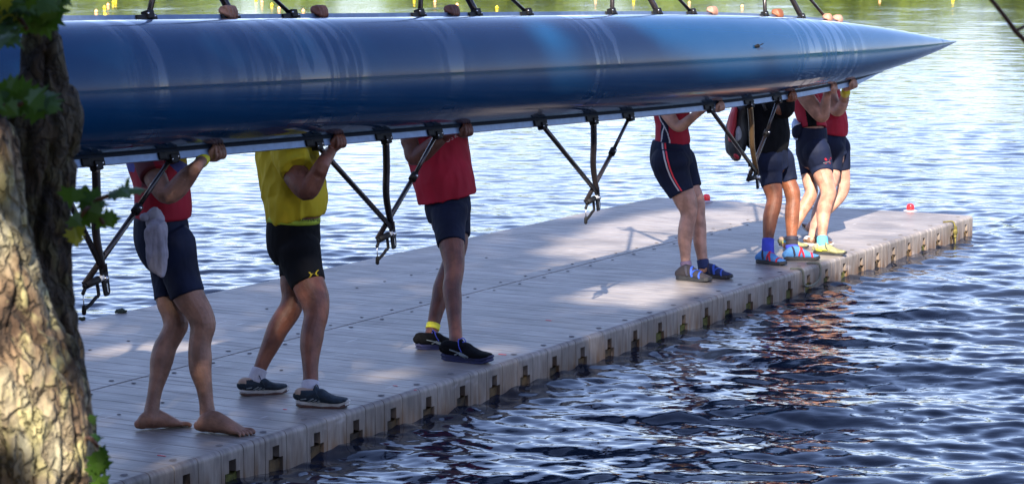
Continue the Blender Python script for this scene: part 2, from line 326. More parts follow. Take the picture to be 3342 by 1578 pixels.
root_arm = {}
def band_on(root, t0, t1, m, name='wristband'):
    a_, b_ = root_arm[root.name]; f = lambda t: tuple(a_[i]*(1-t)+b_[i]*t for i in range(3)); g_ = lambda t, k: (f(t)[0], f(t)[1]*k+.002, f(t)[2]*k+.003)
    MB().loft([g_(t0, 1.14), g_(t1, 1.14)], 18, 1, YA).build(name, m, root)
def make_person(name_label, spec):
    g = spec; Yp = g['Y']; skinm = M[g['skin']]; faced = nrm(g.get('face', A(.75, -.25, 0)))
    root = empty('person', (*(G(*g['base'])[:2]), 0), name_label, 'person')
    body = MB()
    legs = []
    for L in g['legs']:
        Yf = G(*L['foot'][:2])[1]; 
        st = leg_stations(L['st'], L['yf'], L['yh'], Yf+L.get('dyf', 0), Yp+L['dy'], 1.02)
        st = [(P, a_*(.8 if i == 0 else .88 if i == 1 else 1), b_*(.7 if i == 0 else .82 if i == 1 else 1)) for i, (P, a_, b_) in enumerate(st)]; legs.append((L, st)); body.loft(st, 18, 3, YA, True)
        if len(st) > 5 and 'knee' in L:
            kx, ky, kr = L['knee']; t = min(1, max(0, (L['yf']-ky)/(L['yf']-L['yh']))); P = WY(kx, ky, Yf+(Yp+L['dy']-Yf)*t); s_ = mpp(P)
            body.ball(P, (kr*s_*.55, kr*s_*.8, kr*s_*.9), 12)
    # torso
    ts = [px(x, y, Yp+dy, r, kb=kb) for x, y, r, dy, kb in g['torso']]
    body.loft([(P, ra*.93, rb*.95) for P, ra, rb in ts], 24, 3, YA, True)
    top = ts[-1][0]; sh = g.get('shw', .185); neck = top+UP*.05+A(*g.get('neck', (.02, .02, 0)))
    hc = neck+UP*.15+faced*.03
    body.loft([(top-YA*sh, .058, .058), (top-YA*sh*.5+UP*.02, .07, .07), (top+UP*.035, .075, .075), (top+YA*sh*.5+UP*.02, .07, .07), (top+YA*sh, .058, .058)], 16, 2, UP, True)
    body.loft([(top, .062, .065), (neck+UP*.02, .055, .056), (hc-UP*.05, .054, .055)], 14, 2, YA, True)
    head(body, hc, faced, g.get('hs', 1.))
    # near arm
    a = g['arm']; shn = top-YA*sh; ast = [(shn, .052*a.get('k', 1), .052*a.get('k', 1))]
    for (x, y, r, dY) in a['st']: ast.append(px(x, y, Yp+dY, r))
    bs = s_at_px(a['hand'][0], False); bar = gun(bs, False)-BG*.012
    Pw = WY(a['wrist'][0], a['wrist'][1], bar[1]+.01); rw = a['wrist'][2]*mpp(Pw); ast.append((Pw, rw, rw*.85))
    body.loft(ast, 16, 4, YA, True); root_arm[root.name] = ast[-2:]
    hand(body, Pw, bar, BA, BG, nrm(BK*.8-UP*.2), rw, a.get('hs', 1.), a.get('open', False))
    # far arm up to the top gunwale
    us = s_at_px(g['hand2'][0], True); ub = gun(us, True)+BG*.034; shf = top+YA*sh; dirb = nrm(ub-shf)
    el = (shf+ub)/2+AWAY*.16-UP*.06; wr = ub+AWAY*.055-BG*.05-BA*.01
    body.loft([(shf, .055, .055), ((shf+el)/2, .046, .046), (el, .038, .038), ((el+wr)/2, .034, .032), (wr, .026, .021)], 14, 3, UP, True)
    hand(body, wr, ub, BA, -BG, nrm(BK*.9+UP*.15), .024, .92*g.get('h2s', 1.))
    for ft in g.get('bare', []): bare_foot(body, G(*ft[0]), G(*ft[1]), ft[2])
    bme = remesh(body, g.get('vox', .0045), 2);  bo = link('body', bme, root, skinm)
    # shorts
    def clothes(name, lofts, mats, vox=.006, sm=3, wr=None, asg=None):
        mb = MB()
        for st, opt in lofts: mb.loft(st, opt.get('n', 24), opt.get('sub', 3), YA, opt.get('round', False))
        if name == 'shorts': sm = 7
        me = remesh(mb, vox, sm)
        if wr: wrinkle(me, *wr)
        o = link(name, me, root, mats)
        if asg: assign(me, asg)
        return o
    if 'shorts' in g:
        s_ = g['shorts']; lo = [([px(x, y, Yp+dy, r, kb=kb) for x, y, r, dy, kb in s_['pelvis']], {})]
        for j, T in enumerate(s_['thighs']):
            pc_ = s_['pelvis'][-2]; T = [((T[0][0]+pc_[0])/2, T[0][1]-34, T[0][2]*.74, T[0][3])]+list(T); L = g['legs'][j]; Yf = G(*L['foot'][:2])[1]+L.get('dyf', 0)
            lo.append(([px(x, y, Yf+(Yp+L['dy']-Yf)*min(1, max(0, (L['yf']-y)/(L['yf']-L['yh']))), r+1.5, 1.07) for x, y, r, dy in T], {'cap0': 1}))
        clothes('shorts', lo, s_['mats'], asg=s_.get('asg'), wr=s_.get('wr', (.0022, 26)))
    if 'shirt' in g:
        s_ = g['shirt']; lo = [([px(x, y, Yp+dy, r, kb=kb) for x, y, r, dy, kb in s_['st']], {})]
        for T in s_.get('sleeves', []): lo.append(([px(x, y, Yp+dy, r) for x, y, r, dy in T], {}))
        if s_.get('farsleeve'): lo.append(([(shf+YA*-.05, .075, .075), (shf, .074, .074), ((shf*.45+el*.55), .066, .066)], {'sub': 2}))
        lo.append(([(top-YA*sh*.95, .066, .066), (top-YA*sh*.5+UP*.02, .078, .078), (top+UP*.03, .084, .084), (top+YA*sh*.5+UP*.02, .078, .078), (top+YA*sh*.95, .066, .066)], {'n': 16, 'sub': 2}))
        so = clothes('shirt', lo, s_['mats'], asg=s_.get('asg'), wr=s_.get('wr', (.006, 11)))
    # hair cap
    hm = MB(); lat = np.cross(UP, faced); hm.ball(hc-faced*.022+UP*.034, (.094, .083, .096), 20, ax=[faced, lat, UP])
    if g.get('hair') != 'none': link('hair', remesh(hm, .007, 1), root, M[g.get('hair', 'hairb')])
    return root, legs, top, bo
def sockpiece(root, legs, i, y0, y1, m, grow=1.12, name='sock'):
    L, st = legs[i]; sel = []
    P = [q for q in st]; ys = [s[1] for s in L['st']]
    for y in np.linspace(y0, y1, 5):
        x = np.interp(y, ys, [s[0] for s in L['st']]); j = np.interp(y, ys, range(len(ys))); a_, b_ = st[int(j)], st[min(int(j)+1, len(st)-1)]; t = j-int(j)
        sel.append((a_[0]*(1-t)+b_[0]*t, (a_[1]*(1-t)+b_[1]*t)*grow, (a_[2]*(1-t)+b_[2]*t)*grow))
    return MB().loft(sel, 18, 2, YA).build(name, m, root)
def surface_text(txt, size, P, right, up_, m, root, name='print', shear=0., ext=.0008):
    cu = bpy.data.curves.new('t', 'FONT'); cu.body = txt; cu.size = size; cu.extrude = ext; cu.shear = shear; cu.align_x = 'CENTER'; cu.align_y = 'CENTER'
    o = bpy.data.objects.new('t', cu); COL.objects.link(o); dg = bpy.context.evaluated_depsgraph_get(); me = bpy.data.meshes.new_from_object(o.evaluated_get(dg)); bpy.data.objects.remove(o)
    r = nrm(right); u_ = nrm(up_-r*np.dot(r, up_)); n = np.cross(r, u_); c = co(me).astype(float); setco(me, P+c[:, :1]*r+c[:, 1:2]*u_+c[:, 2:]*n); me.materials.clear()
    return link(name, me, root, m, False), c
def snap(o, target, away, lift=.0012):
    # drape a flat print on the garment behind it
    bpy.context.view_layer.update(); me = o.data; c = co(me).astype(float); d = nrm(away); dg = bpy.context.evaluated_depsgraph_get()
    from mathutils.bvhtree import BVHTree
    bv = BVHTree.FromPolygons([tuple(v) for v in co(target.data)], [tuple(p.vertices) for p in target.data.polygons])
    W = np.array(o.matrix_world); T = np.array(target.matrix_world); 
    off = (W-T)[:3, 3]; mean_d = None; out = c.copy()
    for i, p in enumerate(c):
        h = bv.ray_cast(Vector(p+off-d*.25), Vector(d), .6)
        if h[0] is not None: out[i] = np.array(h[0])-off-d*lift
    setco(me, out)

exec_people = []
CAMDIR = ray(CX, CY)
# ---- P1: barefoot, red blue yellow suit, navy shorts
DR = .09
P1 = dict(vox=.0038, Y=11.6, base=(650, 1405), skin='skin1', hair='hairg',
 legs=[dict(foot=(655, 1408), yf=1390, yh=830, dy=-.09, knee=(676, 1062, 34), st=[(575, 800, 60), (590, 880, 58), (613, 960, 52), (648, 1015, 45), (662, 1058, 43), (657, 1093, 38), (652, 1127, 37), (653, 1167, 39), (655, 1210, 36), (666, 1260, 27.5), (673, 1308, 24), (677, 1345, 26), (678, 1378, 26)]),
       dict(foot=(470, 1400), yf=1380, yh=830, dy=.09, knee=(590, 1058, 30), st=[(540, 800, 55), (546, 880, 50), (551, 975, 43), (566, 1020, 41), (574, 1056, 42), (564, 1085, 38), (548, 1115, 37), (538, 1135, 38), (527, 1177, 38), (519, 1220, 31), (509, 1260, 25), (501, 1300, 23), (496, 1333, 25), (492, 1365, 27)])],
 bare=[((648, 1408), (821, 1421), 1), ((452, 1401), (619, 1388), -1)],
 torso=[(527, 800, 72, 0, .155), (525, 745, 86, 0, .165), (526, 690, 84, 0, .16), (528, 620, 84, .02, .165), (520, 570, 86, .05, .17), (508, 507, 90, .10, .185), (503, 455, 80, .13, .18), (500, 425, 60, .15, .15)],
 arm=dict(st=[(478, 520, 38, -.10), (507, 580, 38, -.22), (540, 634, 31, -.30), (572, 620, 34, -.30), (610, 577, 31, -.30), (645, 540, 20, -.30)], wrist=(672, 512, 16), hand=(703, 490)),
 hand2=(752, 62),
 shorts=dict(mats=[M['navy']], pelvis=[(524, 703, 85, 0, .165), (526, 745, 90, 0, .172), (529, 780, 90, 0, .172), (540, 822, 83, 0, .168), (560, 860, 66, 0, .15)],
   thighs=[[(570, 790, 66, -.085), (580, 850, 63, -.085), (592, 900, 59, -.085), (613, 962, 55.5, -.085)], [(535, 800, 58, .085), (541, 870, 52, .085), (547, 930, 47, .085), (550, 976, 44.5, .085)]]),
 shirt=dict(mats=[M['red'], M['blue'], M['yellow'], M['sleeve_shade']], st=[(531, 712, 84, 0, .17), (531, 704, 91, 0, .178), (532, 680, 93, 0, .18), (532, 653, 92, 0, .18), (528, 610, 90, .02, .18), (521, 570, 91, .05, .185), (512, 530, 96, .08, .195), (507, 500, 98, .10, .20), (503, 455, 86, .13, .19), (500, 430, 60, .15, .14)],
   sleeves=[[(478, 480, 50, -.07), (486, 530, 48, -.15), (502, 574, 45, -.22)]], farsleeve=True, wr=(.003, 12)))
# ---- P2: yellow T-shirt, black shorts, dark blue shoes
P2 = dict(Y=12.4, base=(930, 1310), skin='skin2', hair='hairb', shw=.2,
 legs=[dict(foot=(985, 1325), yf=1310, yh=830, dy=-.09, knee=(1046, 1010, 30), st=[(985, 820, 62), (995, 870, 60), (1007, 925, 54), (1024, 967, 50.5), (1031, 1000, 45), (1031, 1033, 40), (1023, 1067, 38), (1018, 1100, 38), (1014, 1133, 35), (1013, 1167, 29.5), (1013, 1200, 26), (1014, 1220, 25), (1013, 1255, 26), (1010, 1290, 28)]),
       dict(foot=(810, 1288), yf=1275, yh=830, dy=.09, knee=(962, 1005, 26), st=[(965, 820, 55), (957, 870, 47), (955, 925, 41), (956, 967, 37), (949, 1003, 38), (930, 1035, 38), (909, 1067, 36), (894, 1100, 33), (879, 1133, 29), (863, 1167, 24.5), (849, 1200, 22), (840, 1225, 24), (832, 1252, 26)])],
 torso=[(962, 800, 76, 0, .16), (958, 760, 84, 0, .175), (960, 700, 90, 0, .18), (966, 665, 97, .01, .185), (963, 637, 97, .02, .185), (956, 603, 98, .04, .185), (948, 565, 95, .06, .19), (938, 520, 93, .09, .195), (932, 470, 84, .12, .19), (930, 430, 60, .14, .15)],
 arm=dict(st=[(955, 545, 44, -.16), (978, 590, 42, -.24), (1000, 622, 34, -.29), (1016, 605, 34, -.29), (1035, 570, 30, -.29), (1055, 532, 24, -.28)], wrist=(1078, 494, 20), hand=(1098, 462), k=1.1),
 hand2=(1048, 52),
 shorts=dict(mats=[M['black']], pelvis=[(957, 712, 86, 0, .182), (957, 770, 89, 0, .182), (960, 803, 88, 0, .18), (972, 840, 75, 0, .16)],
   thighs=[[(972, 800, 70, -.085), (982, 850, 67, -.085), (994, 890, 61, -.085), (1007, 926, 56, -.085)], [(966, 800, 60, .085), (960, 850, 50, .085), (957, 905, 43, .085), (956, 911, 42, .085)]]),
 shirt=dict(mats=[M['yellow']], st=[(964, 710, 86, 0, .192), (961, 696, 93, 0, .196), (963, 668, 101, 0, .20), (967, 650, 102, .01, .2), (963, 630, 103, .02, .2), (956, 603, 103, .04, .2), (949, 570, 101, .06, .2), (942, 537, 99, .08, .2), (935, 487, 98, .11, .205), (932, 450, 86, .13, .19), (930, 425, 60, .14, .14)],
   sleeves=[[(940, 475, 58, -.08), (951, 515, 56, -.16), (968, 552, 52, -.22)]], farsleeve=True, wr=(.016, 13)))
# ---- P3: red T-shirt, navy shorts, black running shoes
P3 = dict(Y=13.95, base=(1480, 1165), skin='skin3', hair='hairb',
 legs=[dict(foot=(1480, 1175), yf=1160, yh=700, dy=-.085, knee=(1497, 868, 20), st=[(1462, 690, 54), (1466, 740, 49), (1473, 790, 43), (1479, 835, 38), (1482, 872, 34), (1480, 905, 31), (1475, 938, 31), (1478, 972, 30), (1481, 1005, 26.5), (1483, 1038, 23.5), (1486, 1072, 22), (1488, 1105, 22), (1488, 1140, 23)]),
       dict(foot=(1400, 1138), yf=1125, yh=700, dy=.085, st=[(1478, 690, 50), (1486, 740, 44), (1490, 790, 38), (1482, 835, 34), (1468, 872, 31), (1455, 905, 30), (1443, 938, 30), (1437, 972, 29), (1427, 1005, 25), (1419, 1038, 22), (1413, 1065, 20.5), (1407, 1090, 21), (1402, 1112, 22)])],
 torso=[(1464, 725, 62, 0, .15), (1460, 680, 74, 0, .16), (1452, 630, 80, 0, .16), (1442, 567, 86, .02, .165), (1432, 500, 88, .05, .175), (1420, 450, 88, .08, .18), (1412, 410, 76, .11, .17), (1408, 385, 54, .13, .14)],
 arm=dict(st=[(1338, 440, 29, -.20), (1343, 480, 28, -.24), (1351, 515, 26, -.27), (1382, 498, 29, -.28), (1418, 468, 25, -.28), (1453, 441, 19, -.27)], wrist=(1486, 424, 14), hand=(1512, 425), hs=.98),
 hand2=(1481, 47),
 shorts=dict(mats=[M['navy']], pelvis=[(1460, 640, 74, 0, .165), (1462, 680, 76, 0, .168), (1466, 720, 68, 0, .158)],
   thighs=[[(1466, 680, 60, -.08), (1466, 730, 53, -.08), (1469, 765, 48, -.08), (1473, 797, 45, -.08)], [(1480, 680, 52, .08), (1490, 730, 45, .08), (1495, 771, 39, .08)]]),
 shirt=dict(mats=[M['red']], st=[(1461, 645, 97, 0, .185), (1456, 622, 98, 0, .185), (1449, 590, 99, 0, .185), (1441, 555, 99, .02, .185), (1431, 500, 101, .05, .19), (1421, 455, 102, .08, .19), (1413, 412, 86, .11, .18), (1408, 388, 58, .13, .14)],
   sleeves=[[(1345, 405, 34, -.14), (1340, 430, 33, -.18)]], farsleeve=True, wr=(.011, 11)))
# ---- P4: woman, red top with navy side panel
def p4pan(p):
    return 1 if False else 0
P4 = dict(Y=16.75, base=(2250, 905), skin='skin4', hair='hairl', shw=.16, hs=.92,
 legs=[dict(foot=(2240, 912), yf=900, yh=560, dy=-.075, st=[(2196, 540, 50), (2212, 590, 44), (2232, 640, 38), (2242, 665, 35), (2247, 686, 30), (2247, 708, 26.5), (2241, 734, 26), (2238, 759, 26), (2235, 784, 23.5), (2236, 809, 19.5), (2237, 834, 17), (2238, 854, 16), (2241, 880, 17)], knee=(2255, 676, 20)),
       dict(foot=(2300, 906), yf=893, yh=560, dy=.075, st=[(2225, 540, 44), (2242, 590, 38), (2262, 634, 31), (2273, 659, 27.5), (2276, 680, 26), (2279, 706, 23), (2283, 734, 22), (2284, 759, 22), (2284, 784, 22), (2287, 809, 20), (2291, 834, 18), (2294, 852, 17), (2297, 875, 17)], knee=(2286, 672, 16))],
 torso=[(2196, 530, 56, 0, .135), (2190, 490, 62, 0, .15), (2194, 450, 53, 0, .125), (2193, 415, 50, .02, .12), (2192, 375, 54, .04, .14), (2190, 345, 50, .06, .14), (2188, 322, 36, .07, .11)],
 arm=dict(st=[(2172, 355, 23, -.14), (2188, 385, 21, -.2), (2210, 412, 18, -.24), (2228, 408, 18, -.25), (2253, 388, 15.5, -.26), (2283, 366, 12, -.28)], wrist=(2308, 351, 9), hand=(2343, 340), hs=.88),
 hand2=(2330, 49), h2s=.9,
 shorts=dict(mats=[M['navy']], pelvis=[(2190, 462, 61, 0, .14), (2188, 490, 66, 0, .155), (2190, 520, 69, 0, .158), (2198, 548, 66, 0, .15)],
   thighs=[[(2188, 520, 62, -.07), (2194, 560, 57, -.07), (2210, 598, 48, -.07), (2225, 631, 41, -.07)], [(2220, 520, 48, .07), (2236, 560, 42, .07), (2250, 595, 36, .07), (2258, 614, 33, .07)]]),
 shirt=dict(mats=[M['red'], M['navy'], M['stripe']], st=[(2195, 466, 57, 0, .138), (2195, 450, 57, 0, .135), (2193, 425, 54, .01, .128), (2193, 405, 54, .02, .13), (2192, 370, 59, .04, .148), (2190, 345, 53, .06, .146), (2188, 325, 36, .07, .11)], wr=(.003, 16)))
# ---- P5: black jacket
P5 = dict(Y=17.65, base=(2540, 850), skin='skin5', hair='hairb', shw=.17,
 legs=[dict(foot=(2510, 860), yf=848, yh=560, dy=-.075, knee=(2540, 648, 16), st=[(2508, 540, 46), (2514, 580, 38), (2521, 612, 31.5), (2526, 632, 28.5), (2527, 655, 26), (2522, 680, 26), (2515, 705, 25), (2512, 730, 23), (2509, 755, 20), (2507, 780, 17), (2506, 805, 17), (2506, 830, 19)]),
       dict(foot=(2595, 847), yf=835, yh=560, dy=.075, knee=(2600, 640, 16), st=[(2545, 540, 40), (2562, 575, 32), (2578, 605, 26), (2586, 630, 26.5), (2588, 655, 23.5), (2586, 680, 24), (2585, 705, 24), (2585, 730, 21.5), (2584, 755, 18.5), (2584, 780, 17), (2585, 812, 18)])],
 torso=[(2518, 535, 50, 0, .14), (2508, 495, 56, 0, .15), (2502, 440, 60, .02, .15), (2500, 400, 62, .04, .155), (2496, 350, 62, .06, .16), (2494, 315, 50, .08, .15), (2492, 300, 36, .09, .12)],
 arm=dict(st=[(2522, 340, 24, -.12), (2548, 358, 22, -.22), (2564, 345, 20, -.26), (2572, 325, 16, -.27)], wrist=(2580, 312, 12), hand=(2580, 300), hs=.95),
 hand2=(2543, 58),
 shorts=dict(mats=[M['navy']], pelvis=[(2510, 490, 58, 0, .155), (2518, 530, 55, 0, .152), (2530, 560, 46, 0, .14)],
   thighs=[[(2508, 520, 48, -.07), (2512, 560, 42, -.07), (2516, 585, 36, -.07), (2520, 607, 32.5, -.07)], [(2548, 520, 42, .07), (2560, 550, 36, .07), (2570, 575, 30, .07), (2577, 593, 27, .07)]]),
 shirt=dict(mats=[M['black']], st=[(2496, 490, 62, 0, .17), (2502, 465, 70, 0, .175), (2505, 430, 72, .02, .18), (2502, 395, 70, .04, .18), (2498, 350, 70, .06, .185), (2495, 318, 58, .08, .17), (2492, 300, 38, .09, .12)],
   sleeves=[[(2515, 320, 32, -.06), (2540, 350, 31, -.16), (2562, 358, 27, -.23), (2568, 340, 24, -.26), (2573, 326, 20, -.27)]], farsleeve=True, wr=(.012, 12)))
# ---- P6: red and black tank top, cyan socks
P6 = dict(Y=18.35, base=(2680, 820), skin='skin6', hair='hairb', shw=.17,
 legs=[dict(foot=(2690, 830), yf=818, yh=540, dy=-.075, knee=(2718, 632, 18), st=[(2660, 510, 46), (2674, 540, 38), (2686, 570, 32), (2693, 590, 29), (2700, 610, 26.5), (2704, 630, 26), (2700, 648, 24), (2693, 667, 24), (2688, 692, 24), (2686, 717, 20.5), (2685, 742, 17.5), (2683, 767, 15), (2684, 790, 16), (2686, 808, 18)]),
       dict(foot=(2560, 812), yf=800, yh=540, dy=.075, knee=(2655, 632, 14), st=[(2640, 510, 42), (2640, 545, 32), (2641, 580, 25), (2645, 605, 23), (2648, 628, 22), (2637, 655, 22), (2622, 680, 21), (2610, 705, 18), (2598, 730, 15.5), (2586, 757, 13), (2575, 782, 12.5), (2566, 798, 14)])],
 torso=[(2652, 515, 44, 0, .135), (2648, 475, 48, 0, .145), (2648, 435, 44, 0, .13), (2648, 400, 42, .02, .13), (2640, 365, 44, .04, .14), (2630, 335, 45, .06, .15), (2622, 305, 40, .08, .15), (2620, 290, 28, .09, .11)],
 arm=dict(st=[(2628, 312, 27, -.14), (2655, 350, 25, -.2), (2678, 380, 20, -.24), (2690, 375, 18, -.25), (2693, 342, 17, -.26), (2699, 310, 13, -.28)], wrist=(2706, 290, 10.5), hand=(2719, 272), hs=.95, open=True),
 hand2=(2706, 73), h2s=.9,
 shorts=dict(mats=[M['navy']], pelvis=[(2650, 415, 48, 0, .14), (2649, 440, 51, 0, .15), (2648, 470, 51, 0, .152), (2653, 505, 50, 0, .148), (2662, 530, 42, 0, .13)],
   thighs=[[(2662, 490, 46, -.07), (2672, 520, 42, -.07), (2680, 545, 37, -.07), (2686, 568, 33.5, -.07)], [(2640, 490, 42, .07), (2640, 530, 32, .07), (2641, 571, 26, .07)]]),
 shirt=dict(mats=[M['red'], M['black']], st=[(2652, 418, 46, 0, .14), (2650, 400, 45, .01, .138), (2643, 372, 46, .03, .142), (2634, 345, 46, .05, .15), (2628, 328, 44, .065, .15)], wr=(.003, 16)))
# ---- P7: red T-shirt behind P6
P7 = dict(Y=18.95, base=(2690, 800), skin='skin4', hair='hairl', shw=.165,
 legs=[dict(foot=(2665, 802), yf=795, yh=540, dy=-.075, st=[(2712, 510, 42), (2718, 545, 30), (2715, 580, 25), (2703, 615, 23), (2690, 645, 22), (2676, 675, 21), (2666, 705, 19), (2659, 735, 16), (2653, 762, 14), (2650, 782, 15)]),
       dict(foot=(2640, 772), yf=760, yh=540, dy=.075, knee=(2758, 622, 14), st=[(2735, 505, 40), (2745, 540, 30), (2752, 570, 23), (2753, 595, 21), (2752, 615, 21), (2741, 640, 20), (2722, 662, 19), (2700, 685, 17), (2675, 708, 14), (2652, 728, 12), (2640, 742, 12)])],
 torso=[(2716, 515, 42, 0, .135), (2716, 470, 43, 0, .14), (2718, 425, 43, 0, .14), (2717, 395, 43, .02, .14), (2708, 350, 43, .04, .15), (2700, 315, 42, .06, .15), (2697, 290, 34, .07, .13), (2695, 278, 26, .08, .1)],
 arm=dict(st=[(2712, 320, 24, -.12), (2722, 350, 22, -.16), (2735, 362, 19, -.2), (2748, 345, 18, -.22), (2757, 318, 15, -.26)], wrist=(2762, 288, 11), hand=(2777, 262), hs=.95),
 hand2=(2738, 81), h2s=.9,
 shorts=dict(mats=[M['navy']], pelvis=[(2718, 430, 43, 0, .145), (2717, 465, 42, 0, .148), (2716, 490, 43, 0, .145), (2726, 515, 42, 0, .13)],
   thighs=[[(2710, 480, 44, -.07), (2716, 520, 34, -.07), (2718, 563, 27, -.07)], [(2734, 480, 40, .07), (2744, 520, 30, .07), (2751, 556, 23.5, .07)]]),
 shirt=dict(mats=[M['red']], st=[(2717, 434, 47, 0, .152), (2719, 420, 48, 0, .155), (2719, 400, 47, .02, .155), (2713, 370, 47, .03, .155), (2706, 340, 46, .05, .16), (2699, 305, 43, .07, .16), (2696, 285, 32, .08, .13)], farsleeve=True, wr=(.006, 14)))
# ---- P0: mostly behind the tree trunk
P0 = dict(Y=10.95, base=(90, 1500), skin='skin2', hair='hairb',
 legs=[dict(foot=(95, 1500), yf=1480, yh=870, dy=-.09, st=[(45, 840, 62), (60, 920, 58), (80, 1010, 50), (105, 1070, 46), (112, 1110, 44), (105, 1150, 40), (98, 1190, 40), (98, 1240, 40), (98, 1290, 35), (100, 1350, 28), (102, 1400, 26), (102, 1450, 27)]),
       dict(foot=(20, 1480), yf=1460, yh=870, dy=.09, st=[(30, 840, 56), (35, 920, 50), (42, 1010, 44), (52, 1070, 42), (56, 1110, 41), (46, 1150, 39), (36, 1190, 39), (28, 1240, 38), (22, 1290, 33), (16, 1350, 26), (12, 1400, 25), (10, 1430, 26)])],
 bare=[((85, 1500), (265, 1512), 1), ((-10, 1482), (165, 1470), -1)],
 torso=[(28, 850, 74, 0, .155), (26, 790, 88, 0, .165), (26, 730, 86, 0, .16), (26, 660, 86, .02, .165), (20, 600, 90, .05, .17), (8, 530, 92, .10, .185), (3, 480, 82, .13, .18), (0, 440, 60, .15, .15)],
 arm=dict(st=[(-10, 550, 38, -.12), (10, 620, 36, -.24), (40, 670, 32, -.30), (70, 640, 33, -.30), (100, 590, 28, -.30)], wrist=(120, 545, 20), hand=(138, 522)),
 hand2=(22, 102),
 shorts=dict(mats=[M['navy']], pelvis=[(25, 745, 88, 0, .17), (27, 800, 92, 0, .172), (32, 850, 88, 0, .17), (45, 890, 70, 0, .15)],
   thighs=[[(50, 850, 66, -.085), (58, 910, 62, -.085), (76, 1000, 56, -.085)], [(30, 850, 58, .085), (36, 920, 52, .085), (42, 1000, 47, .085)]]),
 shirt=dict(mats=[M['red']], st=[(26, 755, 88, 0, .175), (27, 720, 93, 0, .18), (26, 650, 92, .02, .18), (18, 590, 95, .05, .19), (8, 530, 98, .10, .2), (3, 480, 86, .13, .19), (0, 445, 60, .15, .14)],
   sleeves=[[(-20, 500, 50, -.05), (-12, 560, 46, -.15), (0, 600, 43, -.2)]], farsleeve=True, wr=(.006, 11)))

def hemcut(o, P0_, n):                                # slant a hem: delete faces on one side
    pass
def p1_asg(p):
    q = A(*p); v = q-A(0, 0, H); F = v[1]*cp-v[2]*sp; U = v[1]*sp+v[2]*cp; x = CX+FP*v[0]/F; y = CY-FP*U/F
    return x, y
def xy_of(root, p):
    q = np.asarray(p, float)+np.array(root.location); return p1_asg(q)

# The chevron of the suit is a pattern sewn round the chest: fixed in height and distance from the front
def suit_pattern(p):
    x, y = p1_asg(p)
    if x < 470+(y-455)*.42 and 455 < y < 610 and p[1] < 11.47: return 3          # sleeve, its shade painted as a darker red
    yy = y-(x-520)*.0
    d = (x-420)/190.
    if y < 505+ (x-556)*.55 and x > 545: return 2
    if y < 545+ (x-560)*.95 and x > 520: return 1
    if x < 440 and y < 560: return 1
    return 0
P1['shirt']['asg'] = suit_pattern
def tank_pattern(p):                                  # black side panel of the tank top
    x, y = p1_asg(p); w = 2640+(y-350)*.18
    return 1 if w-14 < x < w+16 and p[1] < 18.35 else 0
P6['shirt']['asg'] = tank_pattern
def p4_pattern(p):
    x, y = p1_asg(p); 
    if p[1] > 16.7: return 0
    a_ = np.interp(y, [360, 380, 410, 430, 462], [2143, 2152, 2158, 2155, 2157]); b_ = np.interp(y, [360, 380, 410, 430, 462], [2170, 2178, 2182, 2183, 2187])
    l1 = np.interp(y, [365, 390, 412, 430, 460], [2146, 2155, 2168, 2162, 2158]); l2 = np.interp(y, [365, 390, 412, 430, 460], [2146, 2155, 2168, 2177, 2186])
    if abs(x-l1) < 2 or abs(x-l2) < 2: return 2
    return 1 if a_ < x < b_ else 0
P4['shirt']['asg'] = p4_pattern

